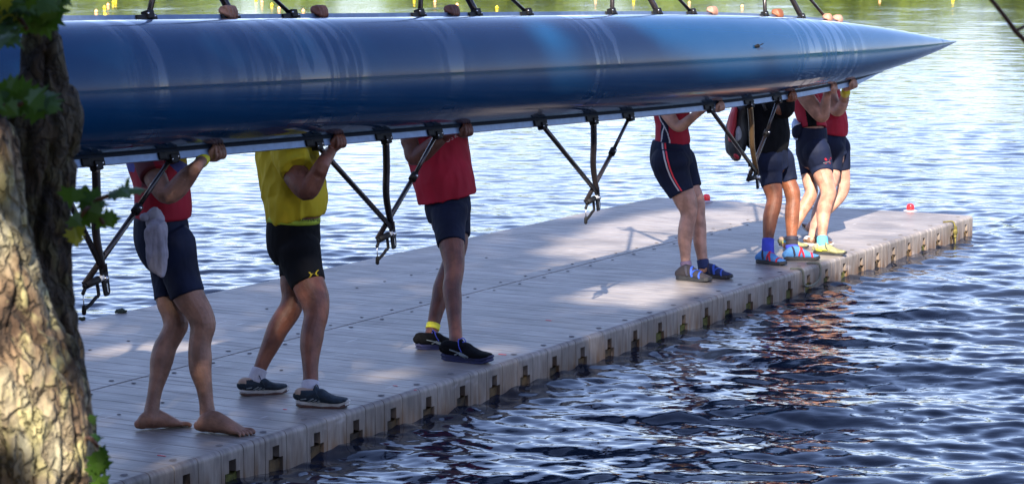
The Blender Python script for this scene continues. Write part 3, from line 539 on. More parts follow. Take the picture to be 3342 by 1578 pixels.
def build_people():
    R = {}
    R[1] = make_person('barefoot person in red suit with blue and yellow chest and navy shorts', P1)
    root, legs, top, bo = R[1]
    band_on(root, .45, .98, M['band'])
    R[2] = make_person('person in yellow T-shirt, black shorts, white socks and dark blue shoes', P2)
    root, legs, top, bo = R[2]
    sockpiece(root, legs, 0, 1245, 1285, M['white'], 1.13); sockpiece(root, legs, 1, 1203, 1248, M['white'], 1.15)
    deco = [([(.07, .035, .036), (.115, .062, .034)], .004), ([(.095, .034, .037), (.135, .06, .033)], .004), ([(.12, .034, .039), (.15, .055, .033)], .004), ([(.03, .045, .031), (.06, .05, .034)], .003)]
    h, t = G(967, 1326), G(1143, 1330); shoe(root, h, t, 0, M['shoeblue'], M['soleW'], M['tan'], M['laceb'], deco, M['silver'], sole2=M['solebrown'])
    h, t = G(783, 1291), G(944, 1280); shoe(root, h, t, 0, M['shoeblue'], M['soleW'], M['tan'], M['laceb'], deco, M['silver'], sole2=M['solebrown'])
    sh = [c for c in root.children if c.name.startswith('shorts')][0]
    # waistband, print and emblem
    wb = MB().loft([px(956.5, 721, 12.4, 89.5, kb=.188), px(957.5, 703, 12.4, 88.5, kb=.187)], 40, 1, YA).build('waistband', M['lime'], root)
    s_ = mpp(WY(1015, 712, 12.25)); 
    for chx, X in (('U', 984), ('N', 993), ('D', 1003), ('E', 1013), ('R', 1022), ('A', 1034), ('R', 1041)):
         t_, c = surface_text(chx, 14*s_, WY(X, 719, 12.2), A(1, 0, 0), UP, M['ink'], root, 'print'); snap(t_, wb, YA, .0012)
    em = MB(); e0 = WY(1025, 891, 12.2); ss = mpp(e0)
    for sg in (-1, 1):
        pts = [(e0+A(1, 0, .13)*(sg*(9+3.2*math.sin(a_)))*ss*1.0+UP*(10*math.cos(a_))*ss*sg*.0+UP*(-9+18*k/10)*ss) for k, a_ in enumerate(np.linspace(0, math.pi, 11))]
        pts = [e0+A(1, 0, 0)*sg*(13.5-5.5*math.sin(math.pi*k/10))*ss+UP*((-9+18*k/10)+sg*2.)*ss for k in range(11)]
        for k in range(10): w = (3.0-1.2*math.sin(math.pi*(k+.5)/10))*ss; em.box((pts[k]+pts[k+1])/2, A(w, 0, 0), (pts[k+1]-pts[k])*.55, YA*.0006)
    em.box(e0+UP*1.5*ss, A(8*ss, 0, 1.2*ss), UP*.8*ss, YA*.0006); em.box(e0-UP*1.5*ss, A(8*ss, 0, 1.2*ss), UP*.8*ss, YA*.0006)
    eo = em.build('emblem', M['yprint'], root, False); snap(eo, sh, YA, .0015)
    R[3] = make_person('person in red T-shirt and navy shorts with black running shoes and yellow anklet', P3)
    root, legs, top, bo = R[3]
    sockpiece(root, legs, 0, 1125, 1150, M['white'], 1.08); sockpiece(root, legs, 1, 1057, 1074, M['band'], 1.12, 'anklet')
    rb = [([(.06, .062, .036), (.11, .05, .038), (.155, .047, .040)], .003), ([(.09, .038, .040), (.125, .055, .037)], .0035), ([(.115, .045, .040), (.15, .032, .044)], .0055), ([(.135, .045, .041), (.165, .032, .045)], .0045)]
    h, t = G(1444, 1173), G(1610, 1187); shoe(root, h, t, 0, M['shoeblk'], M['royal'], M['shoeblk'], M['lace'], rb, M['silver'])
    h, t = G(1357, 1140), G(1512, 1135); shoe(root, h, t, 0, M['shoeblk'], M['royal'], M['shoeblk'], M['lace'], rb, M['silver'])
    sh = [c for c in root.children if c.name.startswith('shirt')][0]; s_ = mpp(WY(1470, 450, 13.8))
    for i, (chx, x, y) in enumerate((('O', 1459, 463), ('S', 1473, 458), ('K', 1486, 452), ('I', 1496, 447))):
        t_, c = surface_text(chx, (22, 18, 17, 15)[i]*s_, WY(x, y, 13.7), A(1, 0, .35), UP, M['wprint'], root, 'print'); snap(t_, sh, YA, .0015)
    R[4] = make_person('pale-legged woman in red top with navy side panel, striped shorts and blue sandals', P4)
    root, legs, top, bo = R[4]
    sockpiece(root, legs, 0, 853, 895, M['sockp'], 1.14); sockpiece(root, legs, 1, 848, 890, M['sockn'], 1.14)
    sb = [(.04, .10, M['strapk'], .008), (.10, .14, M['strapb'], .008), (.19, .13, M['strapb'], .007), (.17, .20, M['strapb'], .006)]
    sandal(root, G(2209, 911), G(2323, 921), M['sockg'], sb, M['rubber'])
    sandal(root, G(2282, 903), G(2392, 911), M['sockn'], sb, M['rubber'])
    shs = [c for c in root.children if c.name.startswith('shorts')][0]
    for off, m_ in ((0, M['stripe']), (9, M['rprint'])):
        xs = np.array([2165, 2166, 2170, 2178, 2190, 2204, 2217]) + off; ys = [467, 490, 520, 550, 580, 605, 625]; sm = MB(); q = [WY(a_, b_, 16.5) for a_, b_ in zip(np.interp(np.linspace(467, 625, 40), ys, xs), np.linspace(467, 625, 40))]
        w = 2.6*mpp(q[0]); v = [p+A(sg*w, 0, 0) for p in q for sg in (-1, 1)]; sm.add(v, [(2*i, 2*i+1, 2*i+3, 2*i+2) for i in range(39)]); so = sm.build('side_stripe', m_, root); snap(so, shs, YA, .002)
    R[5] = make_person('brown-skinned person in black jacket with blue socks and red-strapped sandals', P5)
    root, legs, top, bo = R[5]
    sockpiece(root, legs, 0, 780, 842, M['sockb'], 1.17); sockpiece(root, legs, 1, 776, 828, M['sockg'], 1.15); sockpiece(root, legs, 1, 800, 838, M['sockb'], 1.18); sockpiece(root, legs, 1, 772, 784, M['strapk'], 1.25, 'sock_cuff')
    sr = [(.04, .08, M['strapk'], .008), (.09, .15, M['strapr'], .008), (.16, .11, M['strapr'], .007), (.2, .21, M['strapr'], .007)]
    sandal(root, G(2470, 857), G(2567, 867), M['sockl'], sr, M['rubber']); sandal(root, G(2558, 849), G(2677, 849), M['sockl'], sr, M['rubber'])
    R[6] = make_person('person in red and black tank top with turquoise socks and yellow-green shoes', P6)
    root, legs, top, bo = R[6]
    sockpiece(root, legs, 0, 775, 812, M['sockt'], 1.16); sockpiece(root, legs, 1, 755, 798, M['sockt'], 1.2)
    yd = [([(.03, .04, .034), (.08, .04, .038)], .010), ([(.08, .04, .038), (.13, .045, .040)], .005)]
    shoe(root, G(2656, 828), G(2764, 834), 0, M['olive'], M['rubber'], M['tan'], M['laceb'], yd, M['yel2'], sole_h=.018)
    shoe(root, G(2541, 811)+UP*.02, G(2640, 811), 0, M['olive'], M['rubber'], M['tan'], M['laceb'], yd, M['yel2'], sole_h=.018)
    shs = [c for c in root.children if c.name.startswith('shorts')][0]; e0 = WY(2702, 526, 18.2); ss = mpp(e0); em = MB()
    for sg in (-1, 1): em.box(e0, A(sg*9, 0, 8)*ss, A(-sg*.7, 0, .8)*ss, YA*.0005); em.box(e0+A(sg*8, 0, 7)*ss, A(sg*3.4, 0, 3)*ss, A(-sg*2, 0, 2.2)*ss, YA*.0005)
    eo = em.build('crossed_oars_emblem', M['rprint'], root, False); snap(eo, shs, YA, .0015)
    t_, c = surface_text('ROWING', 6*ss, WY(2698, 529, 18.2), A(1, 0, .15), UP, M['wprint'], root, 'print'); t_.data.materials[0] = M['wprint']; snap(t_, shs, YA, .003)
    R[7] = make_person('pale-legged person in red T-shirt, brown shoes and yellow wristband, nearest the pointed bow', P7)
    root, legs, top, bo = R[7]
    band_on(root, .45, .95, M['band'])
    shoe(root, G(2626, 800), G(2722, 803), 0, M['brown'], M['soleW'], M['white'], M['tan'], None, None, sole_h=.02)
    shoe(root, WY(2614, 742, 19.15), WY(2668, 778, 19.15), 0, M['brown'], M['soleW'], M['white'], M['tan'], None, None, sole_h=.02)
    R[0] = make_person('person hidden behind the tree trunk except a hand on the upper rail', P0)
    return R
PEOPLE = build_people()

# ---- things worn or tucked: cloth, backpack, bottle belt
def props():
    Yc = 11.38
    st = [(496, 701, 14), (503, 700, 22), (507, 722, 28), (511, 745, 31), (508, 770, 35), (511, 795, 31), (512, 820, 34), (513, 848, 32), (519, 872, 26), (525, 888, 15), (529, 896, 4)]
    m = MB().loft([px(x, y, Yc-.0+(.02 if i < 3 else -.03), r, kb=.022) for i, (x, y, r) in enumerate(st)], 20, 5, YA, True); m.ball(WY(471, 708, Yc), .018, 10); me = remesh(m, .005, 2); wrinkle(me, .012, 20, (1, 1, .22)); wrinkle(me, .005, 45, (1, 1, .3))
    c = co(me); P = WY(505, 700, Yc); o = link('white_cloth', me, None, M['cloth']); tag(o, 'white sheer cloth pouch tucked into navy shorts of the barefoot person', 'cloth')
    bp = empty('backpack', WY(2400, 510, 17.7), 'red and black backpack hanging behind the person in the black jacket', 'backpack')
    for nm, st, m_ in (('main_pocket', [(2420, 345, 18), (2410, 380, 30), (2406, 420, 36), (2402, 460, 36), (2400, 490, 30), (2402, 508, 16)], M['pack_blk']),
                       ('side_panel', [(2398, 352, 6), (2393, 378, 12), (2389, 405, 13), (2386, 430, 12), (2383, 455, 7)], M['pack_red']),
                       ('mesh_patch', [(2408, 415, 5), (2408, 430, 10), (2407, 445, 11), (2404, 455, 6)], M['grey']), ('bottom_panel', [(2394, 500, 4), (2399, 506, 9), (2404, 511, 7)], M['pack_red'])):
        dy = {'main_pocket': 0, 'side_panel': -.06, 'mesh_patch': -.10, 'bottom_panel': -.03}[nm]; kb = {'main_pocket': .13, 'side_panel': .1, 'mesh_patch': .07, 'bottom_panel': .12}[nm]
        mb = MB().loft([px(x, y, 17.6+dy, r, kb=kb) for x, y, r in st], 18, 4, YA, True); me = remesh(mb, .008, 2); wrinkle(me, .008, 14); link(nm, me, bp, m_)
    mb = MB()
    for dy in (-.08, .08): mb.tube([WY(2408, 350, 17.6+dy), WY(2440, 318, 17.6+dy), WY(2480, 322, 17.55+dy), WY(2500, 360, 17.5+dy)], .012, 8, 3)
    mb.build('shoulder_strap', M['pack_blk'], bp)
    bb = empty('waist_bottle', WY(2598, 420, 18.2), 'small blue and clear water bottle in a belt pouch at the tank top wearer', 'bottle')
    mb = MB().loft([px(x, y, 18.3, r, 1.) for x, y, r in ((2601, 447, 12), (2599, 425, 14), (2597, 410, 14), (2595, 398, 11), (2594, 392, 6))], 16, 3, YA, True); mb.build('bottle_body', M['bottle'], bb)
    mb = MB().loft([px(x, y, 18.3, r, 1.1) for x, y, r in ((2606, 452, 9), (2603, 440, 18), (2604, 420, 20))], 16, 3, YA, True); mb.build('pouch', M['navy'], bb)
    MB().loft([px(2601, 412, 18.3, 14.8), px(2599, 404, 18.3, 14.8)], 16, 1, YA).build('label_band', M['wprint'], bb)
props()

# ------------------------------------------------------------------ the racing shell
def hull_mat():
    m = bpy.data.materials.new('blue_gloss_hull'); m.use_nodes = True; nt = m.node_tree; N = nt.nodes; L = nt.links; b = N['Principled BSDF']
    def nn(t, **k):
        n = N.new(t)
        for a_, v in k.items(): setattr(n, a_, v)
        return n
    uv = nn('ShaderNodeTexCoord'); 
    def noise(sc, scale, det=3, off=(0, 0, 0)):
        mp = nn('ShaderNodeMapping'); mp.inputs['Scale'].default_value = sc; mp.inputs['Location'].default_value = off; L.new(uv.outputs['UV'], mp.inputs[0])
        n = nn('ShaderNodeTexNoise'); n.inputs['Scale'].default_value = scale; n.inputs['Detail'].default_value = det; L.new(mp.outputs[0], n.inputs[0]); return n.outputs[0]
    def ramp(src, a_, b2, ca=(0, 0, 0, 1), cb=(1, 1, 1, 1)):
        r = nn('ShaderNodeValToRGB'); r.color_ramp.elements[0].position = a_; r.color_ramp.elements[1].position = b2; r.color_ramp.elements[0].color = ca; r.color_ramp.elements[1].color = cb; L.new(src, r.inputs[0]); return r.outputs[0]
    def math_(op, a_, b2, clamp=False):
        n = nn('ShaderNodeMath', operation=op); n.use_clamp = clamp
        for i, q in enumerate((a_, b2)):
            if isinstance(q, (int, float)): n.inputs[i].default_value = q
            else: L.new(q, n.inputs[i])
        return n.outputs[0]
    # UV: x = metres from the bow, y = metres round the section
    # wet runs: where water has washed the dust off, in a few stretches of the hull
    sxx = nn('ShaderNodeSeparateXYZ'); L.new(uv.outputs['UV'], sxx.inputs[0]); dv = math_('DIVIDE', sxx.outputs[0], 17.); rr = nn('ShaderNodeValToRGB'); L.new(dv, rr.inputs[0]); cr_ = rr.color_ramp; cr_.elements[0].color = (0, 0, 0, 1); cr_.elements[1].color = (0, 0, 0, 1)
    for xa, xb, lv in ((2110, 1925, 1.), (1475, 1395, .9), (1085, 1010, .6), (820, 300, 1.), (290, 225, .8)):
        sa, sb = sorted((s_at_px(xa*K, False), s_at_px(xb*K, False))); sa += .0; md = (sa+sb)/2
        for p_, v_ in ((sa-.06, 0), (sa+.04, lv), (sb-.04, lv), (sb+.06, 0)): e_ = cr_.elements.new(min(.999, p_/17)); e_.color = (v_, v_, v_, 1)
    reg = rr.outputs[0]
    run = ramp(noise((9, 1.5, 1), 1., 7, (3.1, 0, 0)), .50, .535); fine = ramp(noise((34, 1.1, 1), 1., 3, (.7, 0, 0)), .57, .61)
    wet = math_('MULTIPLY', reg, run, True); wet = math_('MAXIMUM', wet, math_('MULTIPLY', math_('MULTIPLY', fine, reg), .6, True))
    dust = ramp(noise((1, 1, 1), 240., 2), .60, .72); dlow = ramp(noise((1.1, 1.6, 1), 2., 5), .35, .75)
    dust = math_('MULTIPLY', dust, dlow, True); film = math_('MULTIPLY', dlow, .02)
    keep = math_('SUBTRACT', 1., wet, True); du = math_('MULTIPLY', math_('ADD', math_('MULTIPLY', dust, .5), film), keep, True)
    mx = nn('ShaderNodeMixRGB'); L.new(du, mx.inputs[0]); mx.inputs[1].default_value = (.001, .037, .108, 1); mx.inputs[2].default_value = (.13, .20, .30, 1); L.new(mx.outputs[0], b.inputs['Base Color'])
    ro = nn('ShaderNodeMapRange'); L.new(keep, ro.inputs[0]); ro.inputs[3].default_value = .02; ro.inputs[4].default_value = .20; L.new(ro.outputs[0], b.inputs['Roughness'])
    b.inputs['Specular IOR Level'].default_value = .12; cw = nn('ShaderNodeMapRange'); L.new(keep, cw.inputs[0]); cw.inputs[3].default_value = .75; cw.inputs[4].default_value = .27; L.new(cw.outputs[0], b.inputs['Coat Weight']); ci = nn('ShaderNodeMapRange'); L.new(keep, ci.inputs[0]); ci.inputs[3].default_value = 1.6; ci.inputs[4].default_value = 1.42; L.new(ci.outputs[0], b.inputs['Coat IOR'])
    cr = nn('ShaderNodeMapRange'); L.new(keep, cr.inputs[0]); cr.inputs[3].default_value = .01; cr.inputs[4].default_value = .06; L.new(cr.outputs[0], b.inputs['Coat Roughness'])
    bp = nn('ShaderNodeBump'); bp.inputs['Strength'].default_value = .05; bp.inputs['Distance'].default_value = .01; L.new(noise((1, 1, 1), 3., 2), bp.inputs['Height']); L.new(bp.outputs[0], b.inputs['Normal'])
    return m
M['hull'] = hull_mat()
def build_shell():
    root = empty('racing_shell', BC(8), 'long blue eight-oar racing shell carried on its side above the dock', 'rowing shell')
    ns, nth = 260, 48; ss = [.0+.9*(i/60)**1.3 for i in range(60)]+list(np.linspace(.92, 16.9, ns-60)); v = []; uvs = []
    for s in ss:
        pr = None; ac = 0
        for k in range(nth+1):
            p = BP(s, -math.pi/2+math.pi*k/nth); ac += 0 if pr is None else np.linalg.norm(p-pr); pr = p; v.append(p); uvs.append((s, ac))
    q = nth+1; f = [(i*q+k, i*q+k+1, (i+1)*q+k+1, (i+1)*q+k) for i in range(len(ss)-1) for k in range(nth)]
    me = bpy.data.meshes.new('hull'); me.from_pydata([tuple(p) for p in v], [], f); me.update()
    uvl = me.uv_layers.new(name='UVMap'); vi = np.empty(len(me.loops), np.int32); me.loops.foreach_get('vertex_index', vi); uvl.data.foreach_set('uv', np.array(uvs, np.float32)[vi].ravel())
    bm = bmesh.new(); bm.from_mesh(me); bm.normal_update()
    bm.faces.ensure_lookup_table(); c = bm.faces[len(bm.faces)//2]
    if c.normal.dot(Vector(BK)) < 0: bmesh.ops.reverse_faces(bm, faces=bm.faces)
    bm.to_mesh(me); bm.free()
    h = link('hull', me, root, [M['hull'], M['inner'], M['inner']]); so = h.modifiers.new('t', 'SOLIDIFY'); so.thickness = .012; so.offset = -1; so.material_offset = 1
    # deck over the bow and stern, at the gunwale plane
    for a_, b_ in ((.02, 2.15), (13.6, 16.9)):
        m = MB(); S = np.linspace(a_, b_, 30); vv = []
        for s in S:
            hb = smtab(HB, s)
            for t in np.linspace(-1, 1, 7): vv.append(BC(s)+BG*hb*.985*t-BK*(.012+.05*min(1, hb/.2)*(1-t*t)))
        m.add(vv, [(i*7+k, i*7+k+1, (i+1)*7+k+1, (i+1)*7+k) for i in range(29) for k in range(6)])
        o = m.build('deck', M['inner'], root); q_ = o.modifiers.new('t', 'SOLIDIFY'); q_.thickness = .006
    # gunwale rails
    for up in (0, 1):
        sg = 1 if up else -1; S = np.linspace(1.75, 14.2, 120)
        for nm, k0, k1, g0, g1, m_ in (('gunwale_rail', -.026, .000, .002, .046, M['alu']), ('gunwale_band', .001, .008, -.034, .012, M['railblue'])):
            m = MB(); vv = []
            for s in S:
                e = BC(s)+BG*sg*smtab(HB, s); fl = 1 if s > 2.3 else max(.15, (s-1.75)/.55)
                for kk, gg in ((k0, g0), (k1, g0), (k1, g1), (k0, g1)): vv.append(e+BK*(kk if nm[8] == 'r' else kk+.0)+BG*sg*gg*fl)
            n = len(S); m.add(vv, [(i*4+j, i*4+(j+1) % 4, (i+1)*4+(j+1) % 4, (i+1)*4+j) for i in range(n-1) for j in range(4)]+[(0, 1, 2, 3), ((n-1)*4+3, (n-1)*4+2, (n-1)*4+1, (n-1)*4)])
            me = m.mesh(); b = bmesh.new(); b.from_mesh(me); bmesh.ops.recalc_face_normals(b, faces=b.faces); b.to_mesh(me); b.free(); link(nm, me, root, m_, False)
    # fin-like fitting under the bow
    P = plane_hit(1902*K, 121*K, BC(3.3), BK)  # on the hull skin
    best = min(((np.linalg.norm(A(*proj2(BP(s, th)))-A(1902*K, 121*K)), s, th) for s in np.linspace(2.5, 6.5, 90) for th in np.linspace(0, 1.5, 40)), key=lambda q: q[0])
    s, th = best[1], best[2]; p = BP(s, th); n_ = nrm(BP(s, th, .1)-p)
    m = MB(); m.loft([(p+BA*-.03+n_*.002, .004, .006), (p+BA*0+n_*.014, .01, .014), (p+BA*.03+n_*.003, .004, .006)], 10, 4, BG, True); m.loft([(p+BA*.015+n_*.006, .012, .004), (p+BA*.05+n_*.03+BG*.01, .008, .003)], 8, 1, BG, True); m.build('speed_sensor', M['blackp'], root)
    # bulkheads and seats inside the cockpit
    for s in (2.2, 4.0, 5.6, 7.2, 8.8, 10.4, 12.0, 13.5):
        m = MB(); pts = [BP(s, th, -.016) for th in np.linspace(-1.5, 1.5, 20)]; c0 = [p-BA*.02 for p in pts]
        m.add(pts+c0, [tuple(range(20)), tuple(range(39, 19, -1))]+[(i, 20+i, 20+(i+1) % 20, (i+1) % 20) for i in range(20)])
        for _ in [0]: m.build('bulkhead', M['inner'], root, False)
    return root
def proj2(P):
    v = np.array(P)-A(0, 0, H); F = v[1]*cp-v[2]*sp; U = v[1]*sp+v[2]*cp; return CX+FP*v[0]/F, CY-FP*U/F
SHELL = build_shell()

def rigger(root, up, a3, tip, flip=False, kink=True, clampt=.42, tubes=None, mmat=None):
    """a3: pixel x of the three feet on the gunwale (front stay, main stay, back stay); tip: pixel of the oarlock plate"""
    sg = 1 if up else -1
    feet = []
    for x in a3:
        s = s_at_px(x, up); feet.append(gun(s, up)+BG*sg*.026-BK*.006)
    out = nrm(UP*sg*1.0-BK*.05) if not up else nrm(BG*1.0-BK*.15)
    if not up: T = plane_hit(*tip, feet[1]-BK*.03, nrm(A(BA[1], -BA[0], 0)))
    else: T = feet[1]+out*.66+BA*tip[0]
    e = empty('rigger', feet[1]); e.parent = root; e.matrix_parent_inverse = root.matrix_world.inverted(); bpy.context.view_layer.update()
    # main stay, with a bend near the end
    m = MB(); d = T-feet[1]; bend = feet[1]+d*.62-BA*(.035 if kink else 0)*1.0
    m.tube([feet[1], feet[1]+d*.3-BA*.012, bend, T+BA*-.004-d*.03], [.020, .020, .019, .017], 12, 4); m.build('main_stay', mmat or M['tube'], e)
    m = MB(); m.tube([feet[0], T-nrm(T-feet[0])*.02-out*.01], .0145, 10); m.build('front_stay', M['tube'], e)
    lock = T-BA*.115+out*.03
    m = MB(); m.tube([feet[2]-BK*.002, feet[2]+(lock-feet[2])*clampt], .0115, 10); m.tube([feet[2]+(lock-feet[2])*clampt, lock-BK*.02], .0145, 10); m.build('back_stay', M['tube'], e)
    m = MB(); cpt = feet[2]+(lock-feet[2])*clampt; dd = nrm(lock-feet[2]); m.tube([cpt-dd*.022, cpt+dd*.022], .022, 10); m.tube([cpt-BA*.035, cpt+BA*.03], .007, 8); m.build('clamp', M['blackp'], e)
    MB().ball(cpt+BK*.022, .008, 8).build('bolt', M['steel'], e)
    # foot brackets
    for i, f in enumerate(feet):
        m = MB(); 
        m.box(f+BG*sg*-.012, BA*.055, BG*.024, BK*.012); m.box(f+BG*sg*.008+BA*.0, BA*.026, BG*.022, BK*.022); m.box(f-BA*.075-BG*sg*.010, BA*.028, BG*.018, BK*.016)
        o = m.build('foot_bracket', M['blackp'], e, False); bv = o.modifiers.new('b', 'BEVEL'); bv.width = .006; bv.segments = 2
        # brace arm that runs on across the hull skin
        MB().ball(f+BA*.032+BK*.014, .007, 8).build('bolt', M['steel'], e); MB().ball(f-BA*.02+BK*.02+BG*sg*.012, .006, 8).build('bolt', M['steel'], e)
    # slotted end plate, pin and gate
    pl = MB(); w = nrm(BA*.25+out*1.0); pr = nrm(np.cross(BK, w)); pts = []
    for k in range(9): a_ = math.pi*k/8; pts.append(T+w*.085+pr*.021*math.cos(a_)+w*.021*math.sin(a_))
    pts += [T-w*.045-pr*.026, T-w*.045+pr*.026]; n = len(pts)
    pl.add([p+BK*.006 for p in pts]+[p-BK*.006 for p in pts], [tuple(range(n)), tuple(range(2*n-1, n-1, -1))]+[(i, n+i, n+(i+1) % n, (i+1) % n) for i in range(n)])
    pl.build('end_plate', M['blackp'], e, False)
    MB().box(T+w*.068+BK*.0075, w*.022, pr*.004, BK*.0015).build('plate_slot', M['steel'], e, False)
    MB().tube([T+w*.02+BK*-.02, T+w*.02+BK*.018], .013, 10).build('pin_nut', M['steel'], e)
    f_ = -1 if flip else 1; g_ = nrm(out*.9+BK*.1)
    pin0 = T-BA*.012+w*.012; pin1 = T-BA*.155+out*.045*1.
    if flip: pin1 = T-BA*.125+out*.02
    dp = nrm(pin1-pin0); m = MB(); m.tube([pin0, pin0+dp*.034], .014, 12); m.build('pin_spacer', M['nylonw'], e)
    m = MB(); m.tube([pin0+dp*.032, pin0+dp*.12], [.0185, .017], 12); m.tube([pin0+dp*.12, pin0+dp*.135], [.013, .009], 10)
    hy = out*f_; a0 = pin0+dp*.045; b0 = pin0+dp*.125
    m.tube([a0, a0+hy*.072-dp*-.018*-1, a0+hy*.078+dp*.002], .0085, 8, 2, True)
    c1 = a0+hy*.078; m.tube([c1, c1+dp*.035+hy*.018, c1+dp*.082+hy*.030], .0085, 8, 1, True); c2 = c1+dp*.084+hy*.030
    m.tube([b0-dp*.01, b0+dp*.012+hy*.030], .0085, 8, 1, True); c3 = b0+dp*.012+hy*.030
    m.ball(c3, .010, 8); m.tube([c2-hy*.012, c2+hy*.016], .0105, 8, 1, True); m.build('oarlock_gate', M['blackp'], e)
    MB().tube([c3, c2], .0028, 6).build('gate_rod', M['steel'], e)
    return e
K_ = K
rigger(SHELL, False, (130*K, 240*K, 430*K), (262*K, 690*K))
rigger(SHELL, False, (797*K, 970*K, 1100*K), (987*K, 580*K))
rigger(SHELL, False, (1362*K, 1491*K, 1585*K), (1503*K, 490*K))
rigger(SHELL, False, (1786*K, 1886*K, 1957*K), (1905*K, 440*K), flip=True, mmat=M['brnz'])
for a3, dx in (((378*K, 590*K, 742*K), -.10), ((1060*K, 1205*K, 1332*K), -.12), ((1545*K, 1660*K, 1745*K), -.12), ((1930*K, 2022*K, 2088*K), -.12), ((-150*K, 40*K, 190*K-400), -.1)):
    rigger(SHELL, True, a3, (dx, 0), kink=False)

# ------------------------------------------------------------------ floating dock
def dock_mat():
    m = bpy.data.materials.new('weathered_dock_plastic'); m.use_nodes = True; nt = m.node_tree; N = nt.nodes; L = nt.links; b = N['Principled BSDF']
    tc = N.new('ShaderNodeTexCoord'); mp = N.new('ShaderNodeMapping'); L.new(tc.outputs['Object'], mp.inputs[0])
    def noise(sc, s, d=4):
        q = N.new('ShaderNodeMapping'); q.inputs['Scale'].default_value = sc; L.new(tc.outputs['Object'], q.inputs[0]); n = N.new('ShaderNodeTexNoise'); n.inputs['Scale'].default_value = s; n.inputs['Detail'].default_value = d; L.new(q.outputs[0], n.inputs[0]); return n.outputs[0]
    def ramp(src, st):
        r = N.new('ShaderNodeValToRGB'); L.new(src, r.inputs[0]); cr = r.color_ramp
        cr.elements[0].position, cr.elements[0].color = st[0][0], (*st[0][1], 1); cr.elements[1].position, cr.elements[1].color = st[-1][0], (*st[-1][1], 1)
        for p, c in st[1:-1]: e = cr.elements.new(p); e.color = (*c, 1)
        return r.outputs[0]
    base = ramp(noise((14, 1.2, 3), 3., 8), [(.28, (.165, .146, .132)), (.5, (.236, .212, .194)), (.72, (.31, .284, .26))])
    spots = ramp(noise((1, 1, 1), 2.2, 6), [(.38, (.66, .64, .63)), (.6, (1.06, 1.04, 1.02))])
    scr = ramp(noise((1.2, 26, 3), 1.6, 4), [(.64, (0, 0, 0)), (.71, (.22, .22, .24))]); scuff = ramp(noise((1, 1, 1), 7, 2), [(.52, (0, 0, 0)), (.6, (1, 1, 1))])
    mx = N.new('ShaderNodeMixRGB'); mx.blend_type = 'MULTIPLY'; mx.inputs[0].default_value = 1; L.new(base, mx.inputs[1]); L.new(spots, mx.inputs[2])
    sm = N.new('ShaderNodeMixRGB'); sm.blend_type = 'MULTIPLY'; sm.inputs[0].default_value = 1; L.new(scr, sm.inputs[1]); L.new(scuff, sm.inputs[2])
    ad = N.new('ShaderNodeMixRGB'); ad.blend_type = 'ADD'; ad.inputs[0].default_value = 1; L.new(mx.outputs[0], ad.inputs[1]); L.new(sm.outputs[0], ad.inputs[2])
    # waterline dirt and rust-brown runs low on the sides (dirt with a height of its own)
    gm = N.new('ShaderNodeNewGeometry'); sx = N.new('ShaderNodeSeparateXYZ'); L.new(gm.outputs['Position'], sx.inputs[0])
    mr = N.new('ShaderNodeMapRange'); mr.inputs[1].default_value = -.03; mr.inputs[2].default_value = -.155; L.new(sx.outputs[2], mr.inputs[0])
    st = ramp(noise((12, 12, 1.5), 1.5, 6), [(.38, (.25, .25, .25)), (.65, (1, 1, 1))]); mu = N.new('ShaderNodeMath'); mu.operation = 'MULTIPLY'; L.new(mr.outputs[0], mu.inputs[0]); L.new(st, mu.inputs[1])
    dm = N.new('ShaderNodeMixRGB'); L.new(mu.outputs[0], dm.inputs[0]); L.new(ad.outputs[0], dm.inputs[1]); dm.inputs[2].default_value = (.12, .062, .025, 1); L.new(dm.outputs[0], b.inputs['Base Color'])
    ro = N.new('ShaderNodeMapRange'); L.new(noise((5, 1, 1), 3, 5), ro.inputs[0]); ro.inputs[3].default_value = .34; ro.inputs[4].default_value = .62; L.new(ro.outputs[0], b.inputs['Roughness'])
    bp = N.new('ShaderNodeBump'); bp.inputs['Strength'].default_value = .35; bp.inputs['Distance'].default_value = .003; L.new(noise((110, 3, 10), 1., 3), bp.inputs['Height']); L.new(bp.outputs[0], b.inputs['Normal'])
    b.inputs['Specular IOR Level'].default_value = .5
    return m
M['dock'] = dock_mat()
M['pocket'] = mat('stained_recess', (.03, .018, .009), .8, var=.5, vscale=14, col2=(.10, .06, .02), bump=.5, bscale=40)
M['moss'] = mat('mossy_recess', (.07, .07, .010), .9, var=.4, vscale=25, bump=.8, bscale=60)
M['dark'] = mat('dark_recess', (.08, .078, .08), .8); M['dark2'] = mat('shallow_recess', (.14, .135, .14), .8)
M['joint'] = mat('worn_seam_edge', (.20, .145, .085), .7, var=.4, vscale=20)
